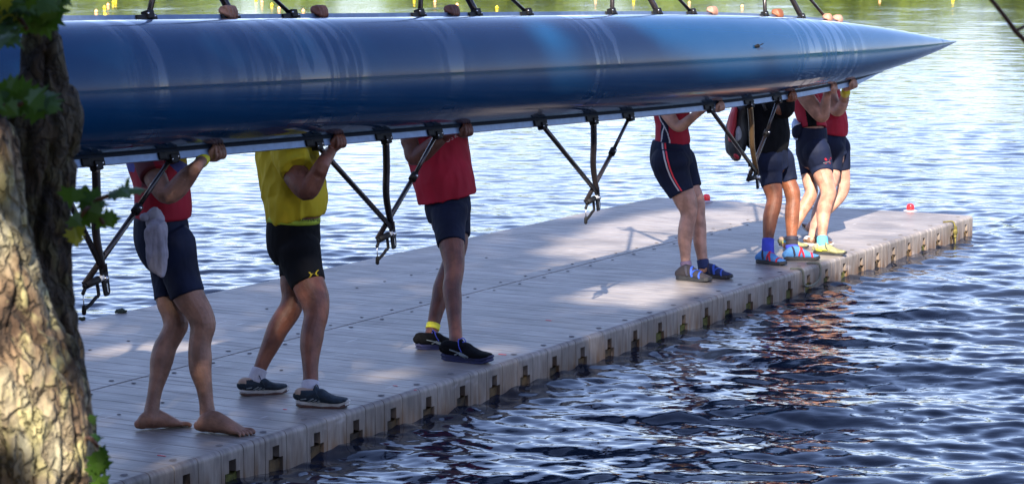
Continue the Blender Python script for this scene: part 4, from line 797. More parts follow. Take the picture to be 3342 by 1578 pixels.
def build_dock():
    root = empty('floating_dock', D(5, 1.5), 'long grey plastic floating dock with grooved deck and slotted side under the crew', 'dock'); root.rotation_euler.z = math.atan2(DU[1], DU[0]); bpy.context.view_layer.update()
    # local frame: x along dock, y across (away), z up
    Zb = -.36; W1, W = 1.49, 3.04; tend = DLEN+.02; hp = PS/2; g = .0032; R = .028
    joint0 = P0T+PS*(2.5+.0)-PS*.0           # joints fall midway between pocket 2 and 3
    t0 = joint0-PS*3*5
    nsec = 15; recess = []; bolts = []
    for i in range(nsec):
        ta = t0+i*PS*3; tb = min(ta+PS*3, tend)
        if ta > tend-.05: break
        for row in (0, 1):
            y0, y1 = (0, W1-.006) if row == 0 else (W1+.006, W)
            m = MB(); slots = []
            bl = [(0, .25, 0), (.25, .75, 1), (.75, 1.25, 0), (1.25, 1.75, 1), (1.75, 2.25, 0), (2.25, 2.75, 1), (2.75, 3.0, 0)]
            for a_, b_, isp in bl:
                x0, x1 = ta+a_*PS+g/2, min(ta+b_*PS-g/2, tend)
                if x1-x0 < .03: continue
                # rounded slab profile swept across x; near/far side get the round edge, inner side is square
                def prof(side_near, side_far, dx=0):
                    p = []
                    if side_near: p += [(y0+dx, Zb)]+[(y0+dx+R-R*math.cos(a), -R-.0+R*math.sin(a)) for a in np.linspace(0, math.pi/2, 6)]
                    else: p += [(y0+dx, Zb), (y0+dx, -.004), (y0+dx+.004, 0)]
                    if side_far: p += [(y1-dx-R+R*math.sin(a), -R+R*math.cos(a)) for a in np.linspace(0, math.pi/2, 6)]+[(y1-dx, Zb)]
                    else: p += [(y1-dx-.004, 0), (y1-dx, -.004), (y1-dx, Zb)]
                    return p
                P = prof(row == 0, row == 1); c = .0022
                def ring(x, ins):
                    n = len(P); cy_ = (y0+y1)/2; return [(x, (y+(ins if y < cy_ else -ins)), z-(ins if z > Zb+.01 else 0)) for y, z in P]
                rs = [ring(x0, c), ring(x0+c, 0), ring(x1-c, 0), ring(x1, c)]; n = len(P)
                if isp and row == 0:
                    # cut the slot: near part of the block is made of pieces with the slot left open
                    dpt = .11; xm0, xm1 = x0+(x1-x0)*.34, x0+(x1-x0)*.66; xl0, xl1 = x0+(x1-x0)*.16, x0+(x1-x0)*.84; zt, zm = -.058, -.118
                    Pn = [(y+dpt if y < y0+R+.001 and z < -R*.99 else y, z) for y, z in P]
                    top = MB()
                    # back body
                    Pb = [(y0+dpt, Zb), (y0+dpt, -.03)]+[(y0+dpt, 0)]+P[7:]
                    v = []; 
                    for x, ins in ((x0, c), (x0+c, 0), (x1-c, 0), (x1, c)): v += [(x, y, z-(ins if z > Zb+.01 else 0)) for y, z in Pb]
                    k = len(Pb); m.add(v, [(r*k+j, (r+1)*k+j, (r+1)*k+(j+1) % k, r*k+(j+1) % k) for r in range(3) for j in range(k)]+[tuple(range(k)), tuple(range(4*k-1, 3*k-1, -1))])
                    Pt = [(y0, zt)]+P[1:7]+[(y0+dpt, 0), (y0+dpt, zt)]
                    v = []
                    for x, ins in ((x0, c), (x0+c, 0), (x1-c, 0), (x1, c)): v += [(x, y+(ins if y < y0+.02 else 0), z-(ins if z > -.03 else 0)) for y, z in Pt]
                    k = len(Pt); m.add(v, [(r*k+j, (r+1)*k+j, (r+1)*k+(j+1) % k, r*k+(j+1) % k) for r in range(3) for j in range(k)]+[tuple(range(k)), tuple(range(4*k-1, 3*k-1, -1))])
                    for xa, xb, za, zb in ((x0, xm0, zm, zt), (xm1, x1, zm, zt), (x0, xl0, Zb, zm), (xl1, x1, Zb, zm)):
                        m.box(((xa+xb)/2, y0+dpt/2+.0003, (za+zb)/2), ((xb-xa)/2, 0, 0), (0, dpt/2-.0004, 0), (0, 0, (zb-za)/2))
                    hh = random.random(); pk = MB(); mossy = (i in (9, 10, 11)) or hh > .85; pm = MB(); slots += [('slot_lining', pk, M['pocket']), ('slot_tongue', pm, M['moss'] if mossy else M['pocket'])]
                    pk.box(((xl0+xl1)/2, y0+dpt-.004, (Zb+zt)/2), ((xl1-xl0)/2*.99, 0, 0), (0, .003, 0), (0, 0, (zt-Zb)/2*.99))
                    # scalloped tongue inside the slot
                    tx = (xm0+xm1)/2+.012; vv = []; kk = 9
                    for yy in (y0+.018, y0+dpt-.01):
                        for j in range(kk): w = -1+2*j/(kk-1); vv.append((tx+w*.042, yy, zm-.016+.016*w*w))
                        for j in range(kk): w = 1-2*j/(kk-1); vv.append((tx+w*.050, yy, Zb))
                    q = 2*kk; pm.add(vv, [tuple(range(q-1, -1, -1)), tuple(range(q, 2*q))]+[(j, (j+1) % q, q+(j+1) % q, q+j) for j in range(q)])
                else:
                    v = [q for r in rs for q in r]; m.add(v, [(r*n+j, (r+1)*n+j, (r+1)*n+(j+1) % n, r*n+(j+1) % n) for r in range(3) for j in range(n)]+[tuple(range(n)), tuple(range(4*n-1, 3*n-1, -1))])
                if isp: recess.append((i, row, (x0+x1)/2))
            # dark core under the grooves
            sec = None; me = m.mesh(); lm = root.matrix_world.inverted()
            off = Vector(root.location); 
            def loc(me):
                c = co(me).astype(float); c[:, 0] -= 5; c[:, 1] -= 1.5; setco(me, c); b = bmesh.new(); b.from_mesh(me); bmesh.ops.recalc_face_normals(b, faces=b.faces); b.to_mesh(me); b.free(); return me
            sec = bpy.data.objects.new('dock_section', loc(me)); COL.objects.link(sec); me.materials.append(M['dock']); sec.parent = root
            core = MB(); core.box(((ta+tb)/2, (y0+y1)/2+(.06 if row == 0 else -.01), (Zb-.03)/2), ((tb-ta)/2-.002, 0, 0), (0, (y1-y0)/2-.07, 0), (0, 0, (-.02-Zb)/2-.001))
            co_ = bpy.data.objects.new('float_core', loc(core.mesh())); COL.objects.link(co_); co_.data.materials.append(M['joint']); co_.parent = sec
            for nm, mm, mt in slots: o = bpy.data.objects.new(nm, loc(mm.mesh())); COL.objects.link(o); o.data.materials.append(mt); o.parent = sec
            # coupler recesses
            xs = [ta+PS*q for q in (.5, 1.5, 2.5)]
            ys = ([.075] if row == 0 else [])+([W1-.075] if row == 0 else [W1+.075])
            if random.random() < .3: ys.append(.95 if row == 0 else W1+.8)
            for x in xs:
                if x > tend-.1: continue
                for y in ys:
                    recess.append((sec, x, y))
    # shared coupler mesh: sunken cup ring with a steel bolt
    cm = MB(); n = 18
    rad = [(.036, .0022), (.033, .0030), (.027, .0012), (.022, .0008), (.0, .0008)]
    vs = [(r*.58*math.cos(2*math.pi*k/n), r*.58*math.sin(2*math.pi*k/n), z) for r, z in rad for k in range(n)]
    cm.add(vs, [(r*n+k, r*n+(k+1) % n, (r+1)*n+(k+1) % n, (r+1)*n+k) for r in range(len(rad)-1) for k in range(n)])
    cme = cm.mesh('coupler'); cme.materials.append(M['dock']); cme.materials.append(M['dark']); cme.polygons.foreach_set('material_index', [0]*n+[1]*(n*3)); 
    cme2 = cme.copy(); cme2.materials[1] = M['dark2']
    seq = [r for r in recess if not isinstance(r[0], int)]
    for j, (sec, x, y) in enumerate(seq):
        o = bpy.data.objects.new('coupler', cme2 if y < .1 else cme); COL.objects.link(o); o.parent = sec; o.location = (x-5, y-1.5, 0); k = random.uniform(.55, .8) if abs(y-W1) < .1 else (.9 if y < .1 else .55); o.scale = (k, k, 1)
    return root
DOCK = build_dock()
def small_dock_things():
    # red dome lights on the far edge and weeds
    for i, (x, y, lb) in enumerate(((1777, 507, 'red domed float cap at the far dock edge, left of the dark-skinned legs'), (2290, 531, 'red domed float cap at the dock end, right of all the people'))):
        g = G(x*K, y*K); e = empty('red_dome', g, lb, 'marker', 'red domes on the dock end')
        r = 9.5*K*mpp(g)
        MB().loft([(g+UP*.002, r*1.9, r*1.9), (g+UP*.008, r*1.8, r*1.8), (g+UP*.012, r*1.0, r*1.0)], 20, 1, YA).build('base', M['white'], e)
        MB().loft([(g+UP*.01, r, r), (g+UP*r*1.3, r*1.02, r*1.02), (g+UP*r*1.75, r*.85, r*.85), (g+UP*r*2.0, r*.45, r*.45), (g+UP*r*2.06, r*.05, r*.05)], 22, 3, YA).build('dome', M['dome'], e)
    for i, (x, y, r, lb) in enumerate(((395, 1020, .024, 'larger dark clump of weed on the far dock edge'), (267, 1042, .015, 'small dark clump of weed on the far dock edge near the trunk'))):
        g = G(x, y); m = MB().ball(g+UP*r*.4, (r*1.7, r, r*.8), 14); me = remesh(m, .004, 1); displace(me, lambda p: .008*mnoise.noise(Vector(p)*60)); tag(link('weed_clump', me, None, M['weed']), lb, 'weed')
    # ropes
    t1, t2 = 22.5, 24.0
    def edge_at(px_):
        tt = np.linspace(-1, 12, 4000); X = [proj2(D(t, 0))[0] for t in tt]; return tt[int(np.argmin(np.abs(np.array(X)-px_)))]
    ta, tb = edge_at(2613), edge_at(2673)
    pts = [D(ta-.03, .06, .006), D(ta, .0, .004), D(ta+.01, -.018, -.03), D(ta+.015, -.02, -.10), D(ta+.05, -.022, -.125), D((ta+tb)/2, -.02, -.135), D(tb-.06, -.02, -.115), D(tb-.01, -.018, -.06), D(tb, -.006, -.01), D(tb-.01, .02, .006), D(tb-.05, .07, .006)]
    tag(MB().tube(pts, .0085, 8, 5, True).build('mooring_rope', M['rope']), 'grey rope sagging between two side slots of the dock', 'rope')
    tc_ = edge_at(3108); m = MB(); pts = [D(tc_-.08, .05, .005), D(tc_, .0, .004), D(tc_+.01, -.02, -.04), D(tc_+.01, -.025, -.12), D(tc_+.0, -.03, -.2)]
    m.tube(pts, .006, 8, 4, True)
    for a_, b_ in ((-.05, .022), (-.085, .03), (-.12, .02)): m.ball(D(tc_+.01, -.025, a_), (b_*.7, b_*.7, b_), 10)
    tag(m.build('knotted_rope', M['ropey']), 'knotted mossy yellow rope over the dock edge near its far corner', 'rope')
    # red paint flecks on the deck
    tag(link('paint_scuffs', (lambda mb: mb.mesh())(scuffs()), None, M['rprint'], False), 'thin red paint scuffs on the dock deck', 'paint marks')
def scuffs():
    m = MB()
    for x, y, l in ((527, 1486, 16), (930, 1335, 7), (1290, 1258, 8), (1355, 1272, 4), (1640, 1156, 14), (1790, 1045, 10)):
        g = G(x, y)+UP*.0015; m.box(g, DV*-l*mpp(g)*1.0, DU*.0045, UP*.0008)
    return m
small_dock_things()

# ------------------------------------------------------------------ lake
def build_water():
    ys = [3.0]
    while ys[-1] < 175: y = ys[-1]; ys.append(y+(.0125*(max(y, 7.5)/11)**1.5 if y > 7.5 else .12))
    ys = np.array(ys); nx = 860; t = np.linspace(-1, 1, nx); inner = np.abs(t) <= .86
    U = np.where(inner, t/.86*.27, 0); e = np.clip((np.abs(t)-.86)/.14, 0, 1)
    X = np.zeros((len(ys), nx))
    for i, y in enumerate(ys):
        xo = .27*y; X[i] = np.where(inner, U*y, np.sign(t)*(xo+(230-xo)*e**3))
    Y = np.repeat(ys[:, None], nx, 1); Z = np.zeros_like(X); dyr = np.gradient(ys)[:, None]; dxr = np.abs(np.gradient(X, axis=1)); res = np.maximum(dyr, dxr)
    rng = np.random.default_rng(5); wl = list(np.exp(rng.uniform(math.log(.16), math.log(1.9), 74)))
    dirs = rng.normal(0, .5, len(wl))+math.radians(80)
    # gusty patches: amplitude changes slowly across the lake
    gust = (1+.35*np.clip((17-Y)/6, 0, 1))*(1+.35*np.sin(X*.31+Y*.17+1)*np.sin(X*.12-Y*.23+2))
    for l, th in zip(wl, dirs):
        k = 2*math.pi/l; slope = .0105*(1-.32*np.clip((Y-16.5)/5, 0, 1))*(1.9 if l < .35 else 1.2 if l < .6 else .62+.38*np.clip((19-Y)/6, 0, 1)); a = slope/k
        ph = rng.uniform(0, 6.28); w = np.clip((l/res-2.5)/2.5, 0, 1)
        if w.max() <= 0: continue
        arg = k*(X*math.cos(th)+Y*math.sin(th))+ph+.5*np.sin(X*.9*math.cos(th+1)+Y*.9*math.sin(th+1)+ph)
        Z += a*w*gust*(np.sin(arg)+.22*np.cos(2*arg))
    for _ in range(34):                               # fine ripples riding on the waves in the nearer water
        l = math.exp(rng.uniform(math.log(.07), math.log(.26))); th = rng.normal(0, .75)+math.radians(75); k = 2*math.pi/l; amp = np.clip(.6+.9*np.sin(X*rng.uniform(.4, 1.1)+Y*rng.uniform(.3, .9)+rng.uniform(0, 6)), 0, 1.5)
        Z += .017/k*np.clip((l/res-2.5)/2.5, 0, 1)*amp*np.sin(k*(X*math.cos(th)+Y*math.sin(th))+rng.uniform(0, 6.28)+.8*np.sin(X*2.1+Y*1.7))
    # short chop against the dock side
    dd = (X-PA[0])*(-DV[0])+(Y-PA[1])*(-DV[1]); near = np.exp(-np.clip(dd, 0, 9)/.45)*(dd > -.1)
    for _ in range(14):
        l = rng.uniform(.09, .3); th = rng.uniform(0, 6.28); k = 2*math.pi/l; Z += near*.045/k*np.clip((l/res-2.5)/2.5, 0, 1)*np.sin(k*(X*math.cos(th)+Y*math.sin(th))+rng.uniform(0, 6.28))
    V = np.stack([X, Y, Z+WZ], -1).reshape(-1, 3).astype(np.float32); ny = len(ys)
    idx = np.arange(ny*nx).reshape(ny, nx); F = np.stack([idx[:-1, :-1], idx[:-1, 1:], idx[1:, 1:], idx[1:, :-1]], -1).reshape(-1, 4).astype(np.int32)
    me = bpy.data.meshes.new('lake_water'); me.vertices.add(len(V)); me.vertices.foreach_set('co', V.ravel()); me.loops.add(F.size); me.loops.foreach_set('vertex_index', F.ravel())
    me.polygons.add(len(F)); me.polygons.foreach_set('loop_start', np.arange(0, F.size, 4, dtype=np.int32)); me.polygons.foreach_set('loop_total', np.full(len(F), 4, np.int32)); me.update(calc_edges=True)
    m = bpy.data.materials.new('lake_water'); m.use_nodes = True; nt = m.node_tree; N = nt.nodes; L = nt.links; b = N['Principled BSDF']
    b.inputs['Base Color'].default_value = (.009, .013, .024, 1); b.inputs['Roughness'].default_value = .015; b.inputs['IOR'].default_value = 1.333; b.inputs['Specular IOR Level'].default_value = .5
    tc = N.new('ShaderNodeTexCoord'); mp = N.new('ShaderNodeMapping'); mp.inputs['Scale'].default_value = (.55, 1.2, 1); L.new(tc.outputs['Object'], mp.inputs[0])
    n1 = N.new('ShaderNodeTexNoise'); n1.inputs['Scale'].default_value = 3.2; n1.inputs['Detail'].default_value = 3; L.new(mp.outputs[0], n1.inputs[0])
    b1 = N.new('ShaderNodeBump'); b1.inputs['Strength'].default_value = .2; b1.inputs['Distance'].default_value = .05; L.new(n1.outputs[0], b1.inputs['Height'])
    n2 = N.new('ShaderNodeTexNoise'); n2.inputs['Scale'].default_value = 24; n2.inputs['Detail'].default_value = 2; L.new(mp.outputs[0], n2.inputs[0])
    b2 = N.new('ShaderNodeBump'); b2.inputs['Strength'].default_value = .22; b2.inputs['Distance'].default_value = .006; L.new(n2.outputs[0], b2.inputs['Height']); L.new(b1.outputs[0], b2.inputs['Normal']); L.new(b2.outputs[0], b.inputs['Normal'])
    o = link('lake_water', me, None, m); o['kind'] = 'structure'
    return o
build_water()

# ------------------------------------------------------------------ far shore, near shore, buoys
def far_shore():
    m = MB(); R0 = 165; ring = []
    for r, z in ((R0, -.6), (R0+3, .3), (R0+20, 1.5), (R0+90, 8)):
        for k in range(61): a = math.radians(-70+190*k/60); ring.append((r*math.sin(a), r*math.cos(a), z))
    m.add(ring, [(i*61+k, (i+1)*61+k, (i+1)*61+k+1, i*61+k+1) for i in range(3) for k in range(60)])
    o = m.build('far_bank', mat('bank_grass', (.10, .15, .03), .9, var=.3, vscale=.4)); tag(o, kind='structure')
    vs = []; rng = np.random.default_rng(3)
    for i in range(230):
        a = math.radians(rng.uniform(-68, 118)); r = R0+rng.uniform(2, 28); hgt = rng.uniform(5.2, 9)*(1.0 if math.degrees(a) < 35 else .8); w = rng.uniform(2.4, 4.2); c = A(r*math.sin(a), r*math.cos(a), .8+hgt*.5)
        n = 170; u = rng.normal(size=(n, 3)); u /= np.linalg.norm(u, axis=1)[:, None]; u *= rng.uniform(.55, 1.05, (n, 1)); p = c+u*A(w, w, hgt*.52)
        for q in p:
            d1 = nrm(rng.normal(size=3))*rng.uniform(.45, .95); d2 = nrm(np.cross(d1, rng.normal(size=3)))*rng.uniform(.45, .95); vs.append((q-d1-d2, q+d1-d2, q+d1+d2, q-d1+d2))
    V = np.array(vs).reshape(-1, 3); me = bpy.data.meshes.new('far_woodland'); me.from_pydata(V.tolist(), [], np.arange(len(V)).reshape(-1, 4).tolist()); me.update()
    o = link('far_woodland', me, None, M['wood'], False); tag(o, 'sunlit yellow-green trees lining the far shore, seen in the water', 'woodland', kind='stuff')
    vs = []; rng = np.random.default_rng(13)  # unseen bank trees, added to block sky fill and deepen the shade
    spots = [(x, rng.uniform(-13, -8), rng.uniform(7.2, 8.8)) for x in np.arange(-34, 14, 1.9)]+[(rng.uniform(-14, -9), y, rng.uniform(9, 13)) for y in np.arange(-8, 8, 1.8)]+[(x, rng.uniform(-9, -6.5), rng.uniform(5.5, 7)) for x in np.arange(-12, 11, 2.)]
    for x, y, hgt in spots:
        w = rng.uniform(1.7, 2.6); c = A(x, y, .7+hgt*.5); n = 420; u = rng.normal(size=(n, 3)); u /= np.linalg.norm(u, axis=1)[:, None]; u *= rng.uniform(.5, 1.05, (n, 1)); p = c+u*A(w, w, hgt*.52)
        for q in p:
            d1 = nrm(rng.normal(size=3))*rng.uniform(.16, .3); d2 = nrm(np.cross(d1, rng.normal(size=3)))*rng.uniform(.14, .26); vs.append((q-d1-d2, q+d1-d2*.3, q+d1+d2, q-d1+d2*.3))
    V = np.array(vs).reshape(-1, 3); me = bpy.data.meshes.new('added_bank_woodland'); me.from_pydata(V.tolist(), [], np.arange(len(V)).reshape(-1, 4).tolist()); me.update()
    o = link('added_bank_woodland', me, None, M['added_bankwood'], False); tag(o, 'dense trees on the bank behind the photographer, darkening the shade', 'woodland', kind='stuff')
    # near shore bank under the photographer
    g = MB(); xs = np.linspace(-30, 14, 60); yy = [-40, -12, -4, 2, 5, 6.6, 7.6, 8.4, 9.0]; zz = [1.6, .9, .7, .6, .45, .25, -.02, -.3, -.7]; vv = []
    for y, z in zip(yy, zz):
        for x in xs: vv.append((x, y+(mnoise.noise(Vector((x*.5, y*.1, 0)))*.4 if y > 0 else 0)-max(0, x-1.0)*.55*(y > -13), z+.06*mnoise.noise(Vector((x, y, 3)))))
    n = len(xs); g.add(vv, [(i*n+k, i*n+k+1, (i+1)*n+k+1, (i+1)*n+k) for i in range(len(yy)-1) for k in range(n-1)])
    o = g.build('near_bank', mat('earth_and_grass', (.07, .06, .03), .95, var=.4, vscale=2, bump=.6, bscale=8)); tag(o, kind='structure')
far_shore()
def buoys():
    L = [(237, 54, 1), (242, 32, 0), (265, 41, 1), (263, 22, 1), (272, 15, 0), (285, 8, 1), (291, 3, 1), (644, 3, 1), (659, 8, 0), (684, 15, 1), (702, 24, 0), (763, 31, 0), (1042, 2, 1), (1094, 7, 0), (1150, 15, 0), (1250, 22, 1), (1328, 33, 1), (1498, 1, 0), (1594, 4, 1), (1734, 10, 0), (1867, 19, 0), (2213, 1, 0), (2397, 4, 1)]
    mesh = {}
    order = sorted(range(len(L)), key=lambda i: L[i][0])
    for c in (0, 1):
        m = MB().loft([(A(0, 0, -.03), .03, .03), (A(0, 0, 0), .085, .085), (A(0, 0, .06), .10, .10), (A(0, 0, .12), .085, .085), (A(0, 0, .165), .04, .04), (A(0, 0, .185), .014, .014), (A(0, 0, .2), .012, .012)], 18, 3, YA, True); me = m.mesh('buoy'); me.polygons.foreach_set('use_smooth', [True]*len(me.polygons)); me.materials.append(M['buoyy'] if c else M['buoyo']); mesh[c] = me
    for j, i in enumerate(order):
        x, y, c = L[i]; o = bpy.data.objects.new('lane_buoy', mesh[c]); COL.objects.link(o); o.location = tuple(G(x*K, y*K, WZ)); o.scale = (.6,)*3
        if x < 300: where = 'in the column right of the trunk, '+['lowest', 'third from bottom', 'rightmost of the lower three', 'fourth from bottom', 'fifth from bottom', 'second from top', 'topmost'][i]
        elif x < 800: where = 'in the first slanting row, '+{7: 'topmost', 8: 'second from top', 9: 'middle one', 10: 'second from bottom', 11: 'lowest, beside the rail'}[i]
        elif x < 1400: where = 'in the row over the middle hull, '+{12: 'topmost', 13: 'second from top', 14: 'third from top', 15: 'fourth from top', 16: 'lowest'}[i]
        elif x < 2000: where = 'in the row over the right hull, '+{17: 'cut by the picture top', 18: 'second from left', 19: 'third from left', 20: 'last and lowest'}[i]
        else: where = {21: 'at the top edge left of the other lone buoy', 22: 'at the top right, beyond the pointed bow'}[i]
        tag(o, ('small yellow' if c else 'small pale orange')+' ball '+where, 'buoy', 'lane buoys on the lake')
buoys()

# ------------------------------------------------------------------ sun direction and dappled shade
SUNT = nrm(A(.085, .935, -.672))                      # travel direction of sunlight
def gproj(P): return P+SUNT*(-P[2]/SUNT[2])           # where the shadow of P meets deck level
def inpoly(x, y, pl):
    c = False; j = len(pl)-1
    for i in range(len(pl)):
        if (pl[i][1] > y) != (pl[j][1] > y) and x < (pl[j][0]-pl[i][0])*(y-pl[i][1])/(pl[j][1]-pl[i][1])+pl[i][0]: c = not c
        j = i
    return c
def GP(*pts): return [tuple(G(x*K, y*K)[:2]) for x, y in pts]
GAPS = [GP((170, 845), (215, 812), (300, 806), (350, 822), (300, 845), (230, 862)), GP((170, 905), (240, 868), (420, 858), (620, 855), (620, 868), (520, 892), (400, 888), (250, 902)),
        GP((905, 945), (960, 926), (1035, 928), (1020, 950), (950, 966)), GP((985, 868), (1060, 848), (1090, 870), (1010, 880)), GP((1180, 878), (1260, 866), (1300, 880), (1200, 895)),
        GP((1385, 755), (1470, 728), (1600, 712), (1760, 690), (1800, 712), (1740, 742), (1640, 778), (1520, 765)), GP((1370, 668), (1420, 655), (1450, 668), (1400, 680)),
        GP((1330, 640), (1420, 600), (1500, 560), (1640, 532), (1950, 520), (2010, 560), (1900, 640), (1700, 660), (1500, 660)),
        GP((1190, 640), (1290, 600), (1380, 560), (1300, 595)), GP((1380, 560), (1450, 530), (1560, 515), (1500, 540)),
        GP((2010, 540), (2600, 470), (2900, 600), (2500, 640), (2200, 660), (2040, 615)), GP((2050, 720), (2110, 690), (2300, 640), (2500, 600), (2400, 660), (2200, 700)),
        GP((1640, 850), (1900, 745), (2010, 735), (1800, 880), (1500, 960))]
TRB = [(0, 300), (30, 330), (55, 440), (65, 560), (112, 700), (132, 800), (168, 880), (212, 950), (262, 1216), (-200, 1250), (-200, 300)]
def trunk_lit(gx, gy):
    # line of sight of sun through (gx, gy) at the trunk plane Y=4.1
    if gy > 8.2: return False
    t = (gy-4.1)/SUNT[1]; P = A(gx, gy, 0)-SUNT*t; x, y = proj2(P); return inpoly(x/K, y/K, TRB)
def lit(gx, gy):
    if trunk_lit(gx, gy): return True
    if gx > 2.75+(gy-15)*-.12 and gy > 17.0: return True
    if gx > 2.05 and 17.4 < gy: return True
    for g in GAPS:
        if inpoly(gx, gy, g): return True
    if gx > -.2 and mnoise.noise(Vector((gx*1.1, gy*.8, 9))) > .55: return True   # stray small gaps
    return gx > 3.0 or gy > 24
def canopy():
    rng = np.random.default_rng(21); V = []; e = empty('shade_tree', (-4.2, -3.6, .8), 'tall leafy tree on the bank behind the photographer whose shade dapples the dock', 'tree')
    n = 0
    for it in range(30000):
        gx = rng.uniform(-6.0, 3.2); gy = rng.uniform(4.6, 23.5)
        if lit(gx, gy): continue
        lo = max(-6.5, gy-1.392*20); Yc = rng.uniform(-6.5, 1.0) if gy > 9 else rng.uniform(-3.5, .4)
        z = (gy-Yc)*(-SUNT[2])/SUNT[1]
        if z < 3.2: continue
        P = A(gx, gy, 0)-SUNT*((gy-Yc)/SUNT[1])
        s = rng.uniform(.09, .15); nn = nrm(-SUNT+rng.normal(0, .55, 3)); a = nrm(np.cross(nn, rng.normal(size=3)))*s; b = nrm(np.cross(nn, a))*s*.62
        for q in (P-a, P-a*.2+b, P+a*.9+b*.1, P-a*.1-b): V.append(q)
        n += 1
    V = np.array(V); me = bpy.data.meshes.new('crown'); me.from_pydata(V.tolist(), [], np.arange(len(V)).reshape(-1, 4).tolist()); me.update(); link('crown', me, e, M['leafd'], False)
    tr = MB(); b = A(-4.2, -3.6, .5); tr.tube([b, b+A(.1, 0, 2.5), b+A(-.1, .2, 6), b+A(.2, -.2, 10), b+A(0, 0, 14)], [.32, .25, .2, .14, .05], 14, 3)
    for k in range(9):
        z = 3.8+k*1.1; a = k*2.4; L_ = 3.2-.15*k; tr.tube([b+A(0, 0, z), b+A(math.cos(a)*L_*.5, math.sin(a)*L_*.35, z+.9), b+A(math.cos(a)*L_, math.sin(a)*L_*.6, z+1.7)], [.09, .06, .02], 8, 3)
    tr.build('trunk', M['twig'], e)
canopy()

# ------------------------------------------------------------------ tree trunk at the left
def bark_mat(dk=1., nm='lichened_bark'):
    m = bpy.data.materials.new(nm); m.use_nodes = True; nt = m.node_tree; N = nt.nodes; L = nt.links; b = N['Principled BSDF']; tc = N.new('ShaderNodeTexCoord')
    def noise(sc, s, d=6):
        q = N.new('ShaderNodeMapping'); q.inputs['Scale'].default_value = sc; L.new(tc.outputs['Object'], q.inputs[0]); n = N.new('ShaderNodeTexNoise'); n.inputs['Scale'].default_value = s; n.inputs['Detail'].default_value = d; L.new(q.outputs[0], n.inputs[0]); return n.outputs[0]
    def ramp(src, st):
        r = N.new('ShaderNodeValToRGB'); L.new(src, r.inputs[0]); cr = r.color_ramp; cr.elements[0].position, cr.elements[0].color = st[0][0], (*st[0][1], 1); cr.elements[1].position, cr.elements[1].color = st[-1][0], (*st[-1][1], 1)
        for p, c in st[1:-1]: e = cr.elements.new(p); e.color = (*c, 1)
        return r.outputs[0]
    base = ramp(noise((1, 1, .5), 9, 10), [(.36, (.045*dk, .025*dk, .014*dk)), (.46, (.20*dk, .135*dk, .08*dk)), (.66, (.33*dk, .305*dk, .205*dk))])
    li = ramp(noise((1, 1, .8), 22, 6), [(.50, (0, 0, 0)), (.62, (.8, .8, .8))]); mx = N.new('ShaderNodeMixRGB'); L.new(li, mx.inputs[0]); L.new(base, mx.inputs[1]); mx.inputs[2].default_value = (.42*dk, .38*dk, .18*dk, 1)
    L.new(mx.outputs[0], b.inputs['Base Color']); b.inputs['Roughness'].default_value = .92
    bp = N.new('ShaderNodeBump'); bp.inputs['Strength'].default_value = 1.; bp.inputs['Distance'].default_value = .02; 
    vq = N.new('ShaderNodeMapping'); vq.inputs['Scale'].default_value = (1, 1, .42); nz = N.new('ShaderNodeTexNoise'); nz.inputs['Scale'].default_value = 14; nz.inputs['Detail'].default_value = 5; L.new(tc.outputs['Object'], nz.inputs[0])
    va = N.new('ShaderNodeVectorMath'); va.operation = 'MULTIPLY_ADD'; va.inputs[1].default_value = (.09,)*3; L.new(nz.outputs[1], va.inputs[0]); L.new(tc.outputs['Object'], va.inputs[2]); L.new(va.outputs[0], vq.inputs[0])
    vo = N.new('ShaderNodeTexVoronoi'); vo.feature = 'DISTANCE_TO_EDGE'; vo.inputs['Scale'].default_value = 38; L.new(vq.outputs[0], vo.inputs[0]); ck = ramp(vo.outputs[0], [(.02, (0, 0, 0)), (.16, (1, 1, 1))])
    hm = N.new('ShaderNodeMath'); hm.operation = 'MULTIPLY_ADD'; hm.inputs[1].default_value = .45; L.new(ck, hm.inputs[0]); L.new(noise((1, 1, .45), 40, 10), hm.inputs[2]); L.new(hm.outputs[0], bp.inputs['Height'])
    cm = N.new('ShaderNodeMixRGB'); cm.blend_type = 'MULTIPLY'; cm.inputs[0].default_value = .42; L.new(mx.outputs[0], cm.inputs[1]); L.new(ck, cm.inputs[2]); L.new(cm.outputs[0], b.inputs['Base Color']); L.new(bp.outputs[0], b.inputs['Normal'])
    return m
def maple_leaf(c, dirv, nv, s, rng):
    # five-lobed leaf outline as a fan, slightly cupped
    d = nrm(dirv); n = nrm(nv-d*np.dot(nv, d)); l = np.cross(n, d)
    out = [(0, 0), (.10, .28), (-.02, .62), (.22, .48), (.34, .78), (.50, .42), (.70, .34), (.62, .18), (1.0, 0)]; pts = [(x, y) for x, y in out]+[(x, -y) for x, y in out[::-1][1:-1]]
    v = [c+d*.45*s]+[c+d*x*s+l*y*.85*s+n*(-.12*abs(y)-.06*x*x)*s for x, y in pts]; k = len(pts); return v, [(0, i+1, (i+1) % k+1) for i in range(k)]
